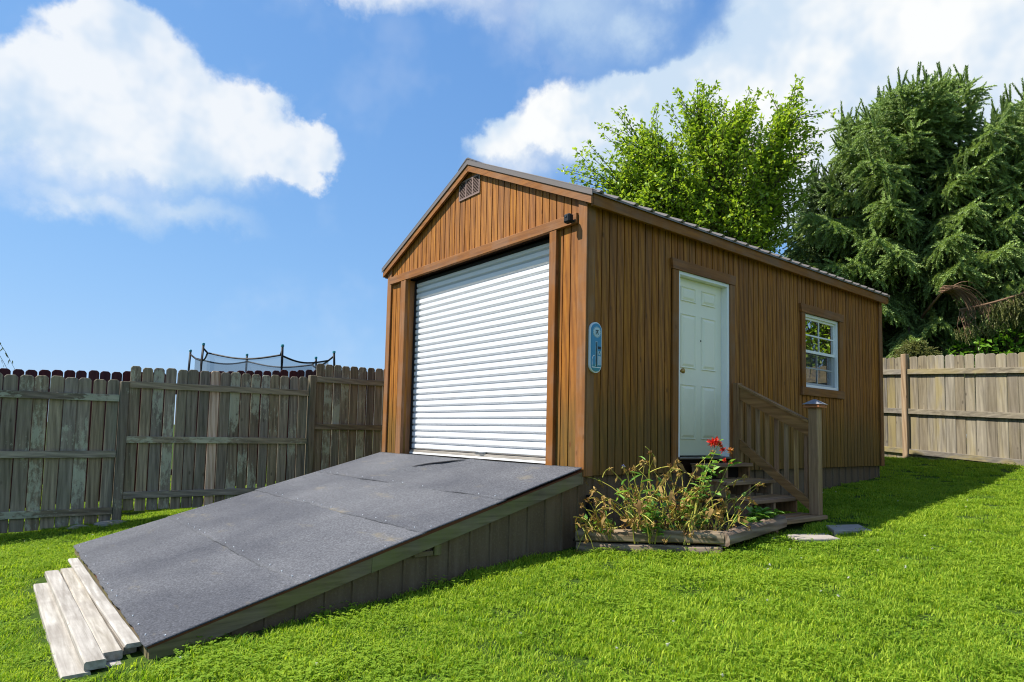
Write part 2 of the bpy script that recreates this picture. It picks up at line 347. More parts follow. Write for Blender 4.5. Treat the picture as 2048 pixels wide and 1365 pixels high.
# ------------------------------------------------------------------ mesh helpers
WL = {}
class MB:
    def __init__(s): s.v = []; s.f = []
    def poly(s, vs, fs):
        o = len(s.v); s.v += [tuple(x) for x in vs]; s.f += [tuple(i+o for i in f) for f in fs]; return s
    def box(s, x0, x1, y0, y1, z0, z1):
        return s.poly([(x0, y0, z0), (x1, y0, z0), (x1, y1, z0), (x0, y1, z0), (x0, y0, z1), (x1, y0, z1), (x1, y1, z1), (x0, y1, z1)],
                      [(0, 3, 2, 1), (4, 5, 6, 7), (0, 1, 5, 4), (1, 2, 6, 5), (2, 3, 7, 6), (3, 0, 4, 7)])
    def cbox(s, x0, x1, y0, y1, z0, z1, c=.004):
        """box with chamfered edges"""
        X, Y, Z = (x0, x1), (y0, y1), (z0, z1); vs = []; idx = {}
        for i in (0, 1):
            for j in (0, 1):
                for k in (0, 1):
                    p = (X[i], Y[j], Z[k]); sg = (1-2*i, 1-2*j, 1-2*k)
                    for a in range(3):
                        q = list(p)
                        for b in range(3):
                            if b != a: q[b] += sg[b]*c
                        idx[(i, j, k, a)] = len(vs); vs.append(tuple(q))
        fs = []
        for a in range(3):
            b, d = (a+1) % 3, (a+2) % 3
            for e in (0, 1):
                loop = []
                for (m_, n_) in ((0, 0), (1, 0), (1, 1), (0, 1)):
                    t = [0, 0, 0]; t[a] = e; t[b] = m_; t[d] = n_; loop.append(idx[(*t, a)])
                fs.append(tuple(loop if e else loop[::-1]))
            for m_ in (0, 1):
                for n_ in (0, 1):
                    t0 = [0, 0, 0]; t0[b] = m_; t0[d] = n_; t1 = list(t0); t1[a] = 1
                    fs.append((idx[(*t0, b)], idx[(*t1, b)], idx[(*t1, d)], idx[(*t0, d)]))
        for i in (0, 1):
            for j in (0, 1):
                for k in (0, 1): fs.append(tuple(idx[(i, j, k, a)] for a in range(3)))
        return s.poly(vs, fs)
    def prism(s, pts, axis, a, b):
        """polygon pts (2D, the two other axes in order) extruded along axis from a to b"""
        def mk(p, t):
            q = list(p); q.insert(axis, t); return tuple(q)
        n = len(pts)
        return s.poly([mk(p, a) for p in pts]+[mk(p, b) for p in pts],
                      [tuple(range(n))[::-1], tuple(range(n, 2*n))]+[(i, (i+1) % n, n+(i+1) % n, n+i) for i in range(n)])
    def tube(s, pts, rad, n=6, cap=True):
        pts = [Vector(p) for p in pts]; o = len(s.v); N = len(pts)
        rr = rad if hasattr(rad, '__len__') else [rad]*N
        ref = Vector((0, 0, 1))
        for i, p in enumerate(pts):
            t = (pts[min(i+1, N-1)]-pts[max(i-1, 0)]).normalized()
            a = t.cross(ref)
            if a.length < 1e-3: a = t.cross(Vector((1, 0, 0)))
            a.normalize(); b = t.cross(a)
            for k in range(n):
                an = 2*math.pi*k/n; s.v.append(tuple(p+(a*math.cos(an)+b*math.sin(an))*rr[i]))
        for i in range(N-1):
            for k in range(n): s.f.append((o+i*n+k, o+i*n+(k+1) % n, o+(i+1)*n+(k+1) % n, o+(i+1)*n+k))
        if cap: s.f.append(tuple(o+k for k in range(n))[::-1]); s.f.append(tuple(o+(N-1)*n+k for k in range(n)))
        return s
    def obox(s, p0, p1, w, h, upv=(0, 0, 1), c=0.0):
        """bar from p0 to p1, w across and h along upv"""
        p0, p1 = Vector(p0), Vector(p1); d = (p1-p0); L = d.length; d.normalize()
        a = d.cross(Vector(upv)).normalized(); b = a.cross(d)
        t = MB(); (t.cbox(0, L, -w/2, w/2, -h/2, h/2, c) if c else t.box(0, L, -w/2, w/2, -h/2, h/2))
        return s.poly([tuple(p0+d*x-a*y+b*z) for x, y, z in t.v], t.f)
    def mesh(s, name, mat, origin=None, smooth=False):
        vs = np.array(s.v, float)
        if origin is None:
            lo, hi = vs.min(0), vs.max(0); origin = ((lo[0]+hi[0])/2, (lo[1]+hi[1])/2, lo[2])
        me = bpy.data.meshes.new(name); me.from_pydata((vs-np.array(origin)).tolist(), [], s.f)
        me.materials.append(mat); me.update()
        if smooth: me.shade_smooth()
        return me, Vector(origin)
    def build(s, name, mat, parent=None, origin=None, smooth=False):
        me, o = s.mesh(name, mat, origin, smooth)
        return link(name, me, o, parent)

def link(name, data, wl, parent=None):
    ob = bpy.data.objects.new(name, data); COL.objects.link(ob)
    WL[ob.name] = Vector(wl)
    if parent is not None:
        ob.parent = parent; ob.location = Vector(wl)-WL[parent.name]
    else: ob.location = wl
    return ob
def empty(name, loc): return link(name, None, loc)
def tag(o, label, cat, group=None):
    o['label'] = label; o['category'] = cat
    if group: o['group'] = group
    return o
def struct(o): o['kind'] = 'structure'; return o
def npmesh(name, V, F, mat, rnd=None, smooth=False, nv=3):
    """big mesh from numpy arrays: V (n,3), F (m,nv), optional per-face rnd"""
    me = bpy.data.meshes.new(name)
    me.vertices.add(len(V)); me.vertices.foreach_set('co', V.astype(np.float32).ravel())
    me.loops.add(F.size); me.loops.foreach_set('vertex_index', F.astype(np.int32).ravel())
    me.polygons.add(len(F)); me.polygons.foreach_set('loop_start', np.arange(0, F.size, nv, dtype=np.int32))
    if rnd is not None:
        at = me.attributes.new('rnd', 'FLOAT', 'FACE'); at.data.foreach_set('value', rnd.astype(np.float32))
    me.materials.append(mat); me.update(calc_edges=True); me.validate()
    if smooth: me.shade_smooth()
    return me

# ------------------------------------------------------------------ ground
GY = [-40, -8, -3.85, -3.2, -2.5, -1.75, -1.1, -.1, 6.1, 7.9, 12, 20, 60]
GZ = [-2.4, -1.22, -.955, -.915, -.862, -.795, -.70, -.612, -.175, .03, .25, .4, .6]
def gz(x, y):
    b = np.interp(y, GY, GZ)
    return b+.012*np.sin(1.7*x+.6*y)*np.cos(1.1*y-.5*x)
def build_ground():
    xs = np.concatenate([np.array([-900, -300, -100, -45, -25]), np.arange(-16, 12.01, .33), np.array([20, 45, 100, 300, 900])])
    ys = np.concatenate([np.array([-900, -300, -90, -40, -20]), np.arange(-9, 16.01, .33), np.array([24, 40, 90, 300, 900])])
    X, Y = np.meshgrid(xs, ys); Z = gz(np.clip(X, -30, 30), Y)
    V = np.stack([X, Y, Z], -1).reshape(-1, 3); nx = len(xs); F = []
    for j in range(len(ys)-1):
        for i in range(nx-1): a = j*nx+i; F.append((a, a+1, a+1+nx, a+nx))
    me = npmesh('ground', V, np.array(F), M_ground, nv=4, smooth=True)
    struct(link('ground', me, (0, 0, 0)))
build_ground()

# ------------------------------------------------------------------ shed
SW, SL = 3.66, 6.20
EZ, RZ, SLOPE = 2.50, 3.33, 0.4536        # wall top at the eaves, at the ridge
def rz(x, base=EZ): return base+SLOPE*(SW/2-abs(x+SW/2))
shed = tag(empty('shed', (-SW/2, SL/2, -.4)), 'brown stained wooden shed with white roll-up door and brown metal roof', 'shed')
PITCH = .1016

def shed_front():
    wall = MB()
    wall.prism([(-SW+.015, .0), (-3.19, .0), (-3.19, 2.285), (-.43, 2.285), (-.43, 0), (-.015, 0), (-.015, EZ-.02), (-SW/2, RZ-.03), (-SW+.015, EZ-.02)], 1, .030, .10)
    wall = wall.build('front_wall', M_groove, shed)
    k = int(round(SW/PITCH))
    for i in range(k):
        x0 = -SW+i*PITCH+.0065; x1 = x0+PITCH-.013
        xm = (x0+x1)/2
        if x1 < -SW+.05 or x0 > -.05: continue
        inside = -3.19 < xm < -.43
        zb = 2.28 if inside else .0
        pts = [(x0, zb), (x1, zb), (x1, rz(x1)-.035)]
        if x0 < -SW/2 < x1: pts.append((-SW/2, rz(-SW/2)-.035))
        pts.append((x0, rz(x0)-.035))
        y = random.uniform(-.0008, .0008)
        MB().prism(pts, 1, y, .029).build('board', W['stain_z'], wall)
    for x0, x1 in ((-.095, .018), (-SW-.018, -SW+.085)):
        MB().cbox(x0, x1, -.020, -.001, -.005, EZ-.01, .003).build('corner_trim', W['trim_z'], shed)
    MB().cbox(-SW+.088, -.098, -.042, -.002, 2.265, 2.362, .004).build('header_beam', W['trim_x'], shed)
    for x0, x1 in ((-3.285, -3.16), (-.46, -.365)):
        MB().cbox(x0, x1, -.040, .115, .0, 2.262, .004).build('door_post', W['trim_z'], shed)
    # roll-up door
    door = MB().box(-3.155, -.465, .16, .17, .10, 2.24).build('roll_up_door', M_dark, shed)
    n = 28; z0, z1 = .125, 2.245; h = (z1-z0)/n
    prof = [(0, .140), (h*.27, .1095), (h*.31, .107), (h*.60, .1062), (h*.90, .107), (h, .140)]
    sl = MB(); L = 1.34
    for z, y in prof: sl.v += [(-L, y-.118, z), (L, y-.118, z)]
    for i in range(len(prof)-1): a = 2*i; sl.f.append((a, a+1, a+3, a+2))
    me, _ = sl.mesh('slat', M_white, (0, 0, 0), False)
    for i in range(n): link('slat', me, (-1.81+random.uniform(-.001, .001), .118, z0+i*h), door)
    MB().cbox(-3.15, -.47, .098, .128, .098, .124, .003).build('bottom_bar', W['pale_x'], door)
    MB().box(-3.15, -.47, .09, .13, .075, .096).build('sill', M_vinyl, door)
    lt = MB().cbox(-1.75, -1.57, .094, .1075, .118, .150, .003).cbox(-1.68, -1.60, .084, .0935, .126, .142, .002).build('latch', M_steel, door)
    for x in (-3.157, -.495): MB().box(x, x+.032, .092, .104, .125, 2.24).build('guide_rail', M_black if x < -2 else M_steel, door)
    MB().box(-3.155, -.465, .10, .158, 2.225, 2.262).build('top_seal', M_black, door)
    # gable vent
    v = MB()
    x0, x1, za, zb = -2.05, -1.65, 2.985, 3.205
    v.box(x0, x1, -.012, -.001, za, za+.018); v.box(x0, x1, -.012, -.001, zb-.018, zb)
    for x in (x0, x0+.128, x0+.256, x1-.018): v.box(x, x+.018, -.0125, -.001, za+.018, zb-.018)
    ve = v.build('gable_vent', M_vent, shed)
    MB().box(x0+.01, x1-.01, -.003, -.0012, za+.01, zb-.01).build('backing', M_dark, ve)
    for c in range(3):
        for j in range(11):
            z = za+.022+j*.0163
            MB().prism([(-.0115, z), (-.0035, z+.009), (-.0035, z+.011), (-.0115, z+.002)], 0, x0+.019+c*.128, x0+.127+c*.128).build('louver', M_vent, ve)
shed_front()

DY0, DY1, DZ0, DZ1 = 1.305, 2.215, .155, 2.045
WY0, WY1, WZ0, WZ1 = 3.895, 4.83, 1.015, 1.955
def shed_side():
    core = MB()
    def bk(y0, y1, z0, z1): core.box(-.10, -.031, y0, y1, z0, z1)
    bk(.10, DY0, .0, EZ); bk(DY0, DY1, DZ1, EZ); bk(DY0, DY1, .0, DZ0-.02); bk(DY1, WY0, 0, EZ); bk(WY0, WY1, WZ1, EZ); bk(WY0, WY1, 0, WZ0); bk(WY1, SL, 0, EZ)
    wall = core.build('side_wall', M_groove, shed)
    k = int((SL-.1)/PITCH)
    cache = {}
    def board(y, z0, z1, w=PITCH-.013):
        key = (round(z0, 3), round(z1, 3), round(w, 3))
        if key not in cache: cache[key] = MB().box(-.030, 0, 0, w, 0, z1-z0).mesh('board', W['stain_z'], (0, 0, 0))[0]
        link('board', cache[key], (random.uniform(-.001, .001), y, z0), wall)
    for i in range(k):
        y = .098+i*PITCH; ym = y+PITCH/2
        if DY0-.06 < ym < DY1+.06: board(y, DZ1+.02, EZ); 
        elif WY0-.06 < ym < WY1+.06: board(y, WZ1+.02, EZ); board(y, .0, WZ0-.02)
        else: board(y, 0, EZ)
    for y0, y1 in ((-.019, .090), (SL-.085, SL+.016)):
        MB().cbox(.0015, .020, y0 if y0 > 0 else -.0005, y1, -.005, EZ, .003).build('corner_trim', W['trim_z'], shed)
    # door and window casings
    def casing(y0, y1, z0, z1, sill, nm):
        w = .095
        MB().cbox(.001, .026, y0-w, y0-.001, (z0-.0 if not sill else z0), z1, .003).build('casing', W['trim_z'], nm)
        MB().cbox(.001, .026, y1+.001, y1+w, z0, z1, .003).build('casing', W['trim_z'], nm)
        h = MB(); h.prism([(y0-w-.03, z1+.108), (y1+w+.015, z1+.104), (y1+w-.005, z1+.002), (y0-w-.012, z1+.002)], 0, .001, .034); h.build('head_casing', W['trim_y'], nm)
        if sill: MB().cbox(.001, .034, y0-w-.01, y1+w+.01, z0-.105, z0-.001, .003).build('sill_casing', W['trim_y'], nm)
    # entry door
    dr = MB().box(-.105, -.068, DY0+.035, DY1-.036, DZ0+.012, DZ1-.036).build('entry_door', M_door, shed)
    casing(DY0, DY1, .0, DZ1, False, dr)
    X = -.068; ya, yb = DY0+.035, DY1-.036; wd = yb-ya
    for (fy0, fy1) in ((.13, .44), (.56, .87)):
        for (fz0, fz1) in ((.09, .40), (.49, .80), (.87, .955)):
            y0, y1 = ya+wd*fy0, ya+wd*fy1
            z0, z1 = DZ0+.012+(DZ1-DZ0-.05)*fz0, DZ0+.012+(DZ1-DZ0-.05)*fz1
            b = MB(); o = .018; i2 = .045
            def ringv(y0, y1, z0, z1, x): return [(x, y0, z0), (x, y1, z0), (x, y1, z1), (x, y0, z1)]
            vs_ = ringv(y0, y1, z0, z1, X+.0015)+ringv(y0+.007, y1-.007, z0+.007, z1-.007, X+.012)+ringv(y0+o, y1-o, z0+o, z1-o, X+.0012)+ringv(y0+i2, y1-i2, z0+i2, z1-i2, X+.014)
            fs = []
            for r_ in range(3):
                for q in range(4): fs.append((r_*4+q, r_*4+(q+1) % 4, r_*4+4+(q+1) % 4, r_*4+4+q))
            fs.append((12, 13, 14, 15)); b.poly(vs_, fs); b.build('panel', M_door, dr)
    f = MB(); f.box(-.11, .012, DY0, DY0+.033, DZ0, DZ1-.034); f.box(-.11, .012, DY1-.033, DY1, DZ0, DZ1-.034); f.box(-.11, .012, DY0, DY1, DZ1-.033, DZ1)
    f.build('frame', M_vinyl, dr)
    MB().cbox(-.11, .045, DY0+.001, DY1-.001, DZ0-.022, DZ0-.001, .004).build('threshold', M_flash, dr)
    MB().tube([(X, DY0+.125, 1.03), (X+.03, DY0+.125, 1.03), (X+.04, DY0+.125, 1.03), (X+.058, DY0+.125, 1.03), (X+.066, DY0+.125, 1.03)], [.011, .011, .026, .027, .014], 14).build('knob', M_brass, dr, smooth=True)
    MB().tube([(X, 1.80, 1.38), (X+.006, 1.80, 1.38)], .008, 8).build('peephole', M_black, dr)
    # window
    f = MB(); t = .036
    f.box(-.085, -.004, WY0, WY0+t, WZ0, WZ1); f.box(-.085, -.004, WY1-t, WY1, WZ0, WZ1); f.box(-.085, -.004, WY0+t, WY1-t, WZ0, WZ0+t); f.box(-.085, -.004, WY0+t, WY1-t, WZ1-t, WZ1)
    win = f.build('window', M_vinyl, shed)
    casing(WY0, WY1, WZ0, WZ1, True, win)
    zm = (WZ0+WZ1)/2; iy0, iy1 = WY0+t+.001, WY1-t-.001
    for (z0, z1, x) in ((zm-.018, WZ1-t-.001, -.030), (WZ0+t+.001, zm+.016, -.058)):
        s = MB(); w = .026
        s.box(x-.02, x, iy0, iy0+w, z0, z1); s.box(x-.02, x, iy1-w, iy1, z0, z1); s.box(x-.02, x, iy0+w, iy1-w, z0, z0+w+.008); s.box(x-.02, x, iy0+w, iy1-w, z1-w, z1)
        sash = s.build('sash', M_vinyl, win)
        ym, zz = (iy0+iy1)/2, (z0+z1)/2+.003
        s2 = MB(); s2.box(x-.007, x-.004, ym-.009, ym+.009, z0+w, z1-w); s2.build('muntin', M_vinyl, win)
        s2 = MB(); s2.box(x-.0075, x-.0045, iy0+w, iy1-w, zz-.009, zz+.009); s2.build('muntin', M_vinyl, win)
        for (pa, pb) in ((iy0+w, ym-.0095), (ym+.0095, iy1-w)):
            for (pc, pd) in ((z0+w+.006, zz-.0095), (zz+.0095, z1-w)):
                tl = random.uniform(-.0008, .0008); tk = random.uniform(-.0008, .0008)
                MB().poly([(x-.012+tl, pa-.002, pc-.002), (x-.012, pb+.002, pc-.002), (x-.012+tk, pb+.002, pd+.002), (x-.012+tk, pa-.002, pd+.002)], [(0, 1, 2, 3)]).build('pane', M_glass, win)
    MB().poly([(-.034, iy0, WZ0+t), (-.034, iy1, WZ0+t), (-.034, iy1, zm-.02), (-.034, iy0, zm-.02)], [(0, 1, 2, 3)]).build('insect_screen', M_screen, win)
    # rear and left walls, floor
    b = MB(); b.prism([(-SW, 0), (0, 0), (0, EZ), (-SW/2, RZ-.03), (-SW, EZ)], 1, SL, SL+.012); b.build('rear_wall', W['stain_z'], shed)
    b = MB()
    for i in range(int(SL/PITCH)): b.box(-SW, -SW+.012, i*PITCH+.004, (i+1)*PITCH-.004, 0, EZ)
    b.box(-SW+.013, -SW+.1, .1, SL-.01, .005, EZ-.02); b.build('left_wall', W['stain_z'], shed)
    MB().box(-SW+.12, -.12, .18, SL-.02, -.02, .06).build('floor_deck', M_interior, shed)
    MB().box(-SW+.08, -.085, .06, SL-.06, -.16, -.006).build('floor_frame', M_groove, shed)
shed_side()

def shed_roof():
    y0, y1 = -.055, SL+.06; ov = .115
    def top(x): return rz(x, EZ+.055)
    for s, nm in ((1, 'r'), (-1, 'l')):
        xe = ov if s > 0 else -SW-ov
        xr = -SW/2
        ze, zr = EZ+.055-SLOPE*ov, EZ+.055+SLOPE*SW/2
        rf = MB().poly([(xe, y0, ze), (xe, y1, ze), (xr, y1, zr), (xr, y0, zr), (xe, y0, ze-.02), (xe, y1, ze-.02), (xr, y1, zr-.02), (xr, y0, zr-.02)],
                       [(0, 1, 2, 3), (7, 6, 5, 4), (0, 4, 5, 1), (1, 5, 6, 2), (2, 6, 7, 3), (3, 7, 4, 0)]).build('roof_panel', M_roof, shed)
        # ribs
        n = 27; rib = MB(); nx = 1/math.hypot(1, SLOPE)
        P0 = Vector((xe+.012*s, 0, ze-.005)); P1 = Vector((xr+.10*s, 0, zr-SLOPE*.10)); nrm = Vector((SLOPE*s, 0, 1)).normalized()
        pr = [(-.034, 0), (-.014, .022), (.014, .022), (.034, 0)]
        for P in (P0, P1):
            for (yy, hh) in pr: rib.v.append(tuple(P+Vector((0, yy, 0))+nrm*(hh+.001)))
        for i in range(3): rib.f.append((i, i+1, i+5, i+4))
        rib.f += [(0, 1, 2, 3)[::-1], (4, 5, 6, 7)]
        me, _ = rib.mesh('rib', M_roof, (0, 0, 0))
        for i in range(n): link('rib', me, (0, y0+.10+i*(y1-y0-.2)/(n-1), 0), rf)
        # rake flashing and wooden rake boards
        for yy, d in ((y0, -1), (y1, 1)):
            q = MB(); a = .012
            q.prism([(xe-.0*s, ze+.012), (xr, zr+.012), (xr, zr-.042), (xe, ze-.042)][::1], 1, yy-.008 if d < 0 else yy+.001, yy-.001 if d < 0 else yy+.008)
            q.build('rake_flashing', M_flash, shed)
            q = MB(); q.prism([(xe-.02*s, ze-.044+.02*SLOPE), (xr, zr-.044), (xr, zr-.118), (xe-.02*s, ze-.118+.02*SLOPE)], 1, yy+.003 if d < 0 else yy-.028, yy+.030 if d < 0 else yy-.003)
            q.build('rake_board', W['trim_x'], shed)
        q = MB(); xw = .10*s
        q.poly([(xe, y0-.009, ze+.013), (xe, y0+.05, ze+.013), (xr, y0+.05, zr+.013), (xr, y0-.009, zr+.013), (xe, y0-.009, ze+.005), (xe, y0+.05, ze+.005), (xr, y0+.05, zr+.005), (xr, y0-.009, zr+.005)],
               [(0, 1, 2, 3), (7, 6, 5, 4), (0, 4, 5, 1), (1, 5, 6, 2), (2, 6, 7, 3), (3, 7, 4, 0)]).build('rake_cap', M_flash, shed)
        # fascia and soffit
        fx0, fx1 = (.062, .096) if s > 0 else (-SW-.096, -SW-.062)
        MB().cbox(fx0, fx1, y0+.034, y1-.03, ze-.118, ze-.012, .003).build('fascia', W['trim_y'], shed)
        sx0, sx1 = (.002, .060) if s > 0 else (-SW-.060, -SW-.002)
        MB().box(sx0, sx1, y0+.035, y1-.031, ze-.085, ze-.06).build('soffit', W['trim_y'], shed)
    zr = EZ+.055+SLOPE*SW/2
    c = MB(); w = .17
    pts = [(-SW/2-w, zr-SLOPE*w+.020), (-SW/2-.02, zr+.030), (-SW/2+.02, zr+.030), (-SW/2+w, zr-SLOPE*w+.020), (-SW/2+w, zr-SLOPE*w+.014), (-SW/2, zr+.020), (-SW/2-w, zr-SLOPE*w+.014)]
    c.prism(pts, 1, y0-.012, y1+.012); c.build('ridge_cap', M_roof, shed)
shed_roof()

def skirt_board(mat, parent, y0, y1, x, ztop0, ztop1, zbot0, zbot1, lap=.004):
    """one vertical skirting board on a plane facing +x, with a raised lap at its far edge"""
    b = MB(); yl = y1-.028
    def zt(y): return ztop0+(ztop1-ztop0)*(y-y0)/(y1-y0)
    def zb(y): return zbot0+(zbot1-zbot0)*(y-y0)/(y1-y0)
    pr = [(y0, -.010), (y0, .002), (yl, .002), (yl+.006, .014), (y1-.004, .014), (y1-.002, -.010)]
    n = len(pr)
    b.poly([(x+d, y, zb(y)) for y, d in pr]+[(x+d, y, zt(y)) for y, d in pr], [tuple(range(n))[::-1], tuple(range(n, 2*n))]+[(i, (i+1) % n, n+(i+1) % n, n+i) for i in range(n)])
    return b.build('skirting_board', mat, parent)
def shed_skirt():
    sk = MB().box(-.12, -.075, .02, SL-.02, -.75, -.165).build('skirting', M_dark, shed)
    y = -.0; w = .19
    while y < SL-.03:
        y1 = min(y+w, SL-.01)
        skirt_board(M_skirt, sk, y, y1, -.055, -.007, -.007, float(gz(0, y))-.04, float(gz(0, y1))-.04); y = y1
    MB().box(-.04, -.0, .075, .115, -.44, -.17).build('skirting_vent', M_black, sk)
shed_skirt()

# ------------------------------------------------------------------ ramp
ramp = tag(empty('ramp', (-SW/2, -1.66, -.9)), 'wide wooden ramp covered with grey mineral roofing, in front of roll-up door', 'ramp')
RY, RZ0, RZ1 = -3.32, .072, -.818
def rpz(y): return RZ0+(RZ1-RZ0)*(y/RY)
def build_ramp():
    def slab(y0, y1, x0, x1, top, bot): 
        return MB().poly([(x0, y0, rpz(y0)+bot), (x1, y0, rpz(y0)+bot), (x1, y1, rpz(y1)+bot), (x0, y1, rpz(y1)+bot), (x0, y0, rpz(y0)+top), (x1, y0, rpz(y0)+top), (x1, y1, rpz(y1)+top), (x0, y1, rpz(y1)+top)],
                         [(0, 3, 2, 1), (4, 5, 6, 7), (0, 1, 5, 4), (1, 2, 6, 5), (2, 3, 7, 6), (3, 0, 4, 7)])
    slab(RY, -.005, -SW, 0, -.021, -.034).build('deck', M_plyedge, ramp)
    seams = [-.03, -.865, -1.585, -2.48, RY-.012]
    for k in range(4):
        ya, yb = seams[k+1]+(.0 if k == 3 else -.03), seams[k]        # each sheet laps over the one below
        lift = .0060*(3-k)
        nxx, nyy = 110, max(int((yb-ya)/.033), 8)
        V = []; 
        rs = np.random.default_rng(20+k)
        ph = rs.uniform(0, 6.28, 8)
        for j in range(nyy+1):
            y = ya+(yb-ya)*j/nyy
            for i in range(nxx+1):
                x = -SW-.012+(SW+.024)*i/nxx
                z = rpz(y)-.0105+lift
                z += .0022*math.sin(2.1*x+ph[0]+1.3*y)+.0016*math.sin(5.3*x+ph[1])*math.sin(3*y+ph[2])
                for q, xx in enumerate((-2.45, -1.85)):        # long low ridges running down the slope
                    z += .0030*math.exp(-((x-xx-.02*math.sin(3*y+ph[3+q]))/.022)**2) if k > 0 else 0
                if k == 0:      # the wrinkle and tear near the door
                    xc = -1.75-.9*(-.15-y)-.05*math.sin(9*y)
                    amp = .030*math.exp(-((y+.36)/.30)**2)
                    z += 1.3*amp*math.exp(-((x-xc)/.05)**2)+.5*amp*math.exp(-((x-xc-.16)/.07)**2)
                    z += .010*math.exp(-((y-ya)/.05)**2)*math.exp(-((x+.55)/.22)**2)
                edge = .005*math.sin(4.3*x+ph[4])+.004*math.sin(11*x+ph[5])+.003*math.sin(27*x+ph[6])
                V.append((x, y+(edge if j == 0 else 0), z))
        F = []
        for j in range(nyy):
            for i in range(nxx): a = j*(nxx+1)+i; F.append((a, a+1, a+nxx+2, a+nxx+1))
        # hem: the edge turned down
        o = len(V); rim = [i for i in range(nxx+1)]+[j*(nxx+1)+nxx for j in range(1, nyy+1)]+[nyy*(nxx+1)+i for i in range(nxx-1, -1, -1)]+[j*(nxx+1) for j in range(nyy-1, 0, -1)]
        for q in rim: V.append((V[q][0], V[q][1], V[q][2]-.007))
        for q in range(len(rim)): F.append((rim[q], o+q, o+(q+1) % len(rim), rim[(q+1) % len(rim)]))
        b = MB(); b.v = V; b.f = F
        sheet = b.build('roofing_sheet', M_rubber, ramp, smooth=True)
        nails = MB()
        for x in np.arange(-SW+.12, -.05, .21):
            if random.random() < .35: continue
            xx = x+random.uniform(-.03, .03); yy = ya+.035+random.uniform(-.008, .008)
            nails.tube([(xx, yy, rpz(yy)-.012+lift), (xx, yy, rpz(yy)-.0045+lift)], .0040, 6)
        for y in np.arange(ya+.1, yb-.05, .26):
            if random.random() < .4: continue
            for xx in (-.045, -SW+.045):
                xx += random.uniform(-.015, .015); nails.tube([(xx, y, rpz(y)-.012+lift), (xx, y, rpz(y)-.0040+lift)], .0038, 6)
        nails.build('nail_heads', M_whitep, sheet)['kind'] = 'stuff'
    # the tear
    lift0 = .0060*3-.0105
    t = MB(); P = []
    for i in range(12):
        y = -.10-.036*i; xc = -1.75-.9*(-.15-y)-.05*math.sin(9*y)+.028
        P.append((xc+random.uniform(-.006, .006), y))
    amp = [.030*math.exp(-((y+.36)/.30)**2) for x, y in P]
    for i, (x, y) in enumerate(P):
        wdt = .022*math.sin(math.pi*(i+.3)/11.6)
        z = rpz(y)+.0060+lift0+amp[i]*1.0
        t.v += [(x-wdt, y, z+.003), (x+wdt, y, z)]
    for i in range(11): t.f.append((2*i, 2*i+1, 2*i+3, 2*i+2))
    t.build('tear', M_black, ramp)
    # side beams, front edge, skirting
    def bar(x0, x1, ya, yb, top, bot, nm, mat): slab(ya, yb, x0, x1, top, bot).build(nm, mat, ramp)
    for x0, x1 in ((-.042, .0), (-SW, -SW+.042)):
        bar(x0, x1, -2.0, -.004, -.031, -.135, 'side_beam', W['ramp_y']); bar(x0, x1, RY+.005, -2.003, -.031, -.130, 'side_beam', W['ramp_y'])
    bar(-SW+.045, -.045, RY+.001, RY+.045, -.031, -.125, 'front_beam', W['ramp_x'])
    bar(-.010, .0015, -2.35, -.95, -.010, -.030, 'plywood_edge', M_plyedge)
    y = -.004; w = .19
    sk = MB().box(-.14, -.11, -3.05, -.02, -1.1, -.85).build('skirting', M_dark, ramp)
    while y > -3.2:
        y1 = y; y0 = max(y-w, -3.2)
        skirt_board(M_skirt, sk, y0, y1, -.052, rpz(y0)-.11, rpz(y1)-.11, float(gz(0, y0))-.05, float(gz(0, y1))-.05)
        skirt_board(M_skirt, sk, y0, y1, -SW+.07, rpz(y0)-.11, rpz(y1)-.11, float(gz(-SW, y0))-.05, float(gz(-SW, y1))-.05); y = y0
    MB().cbox(-.042, -.012, -1.50, -1.44, rpz(-1.47)-.215, rpz(-1.47)-.137, .003).build('support_block', W['ramp_z'], ramp)
    MB().cbox(-.042, -.022, -1.66, -1.505, rpz(-1.58)-.185, rpz(-1.58)-.150, .003).build('support_block', W['ramp_y'], ramp)
    MB().cbox(-.04, .003, -.032, -.006, -.075, .012, .002).build('end_block', W['ramp_z'], ramp)
build_ramp()

# ------------------------------------------------------------------ planks at the foot of the ramp
def plank(x0, x1, y0, y1, z0, z1, rz_, label, mat=None):
    b = MB(); n = 14
    L = x1-x0; V = []
    rs = random.Random(label)
    ph = rs.uniform(0, 6)
    prof = [(y0+.006, z0), (y1-.006, z0), (y1, z0+.006), (y1, z1-.007), (y1-.008, z1), (y0+.008, z1), (y0, z1-.007), (y0, z0+.006)]
    for i in range(n+1):
        x = x0+L*i/n
        dz = .003*math.sin(2.2*x+ph)+rs.uniform(-.0012, .0012); dy = .005*math.sin(1.3*x+ph*2)
        for (y, z) in prof: V.append((x, y+dy+rs.uniform(-.0012, .0012), z+dz))
    k = len(prof); F = [tuple(range(k)), tuple(n*k+i for i in range(k))[::-1]]
    for i in range(n):
        for q in range(k): F.append((i*k+q, i*k+k+q, i*k+k+(q+1) % k, i*k+(q+1) % k))
    b.v = V; b.f = F
    o = b.build('plank', mat or W['pale_x'], None)
    o.rotation_euler = (0, 0, rz_)
    return tag(o, label, 'plank', 'pale planks at the foot of the ramp')
plank(-2.42, .00, -3.705, -3.575, -.975, -.918, 0, 'lowest pale weathered plank, farthest out from the ramp foot')
plank(-2.66, -.015, -3.612, -3.513, -.917, -.872, .004, 'pale plank of the middle tier, on the lawn side of the pair')
plank(-2.72, -.13, -3.510, -3.412, -.922, -.874, -.002, 'pale plank of the middle tier, on the ramp side of the pair')
plank(-3.02, -.14, -3.418, -3.338, -.871, -.846, .004, 'topmost pale plank lying right against the ramp edge')
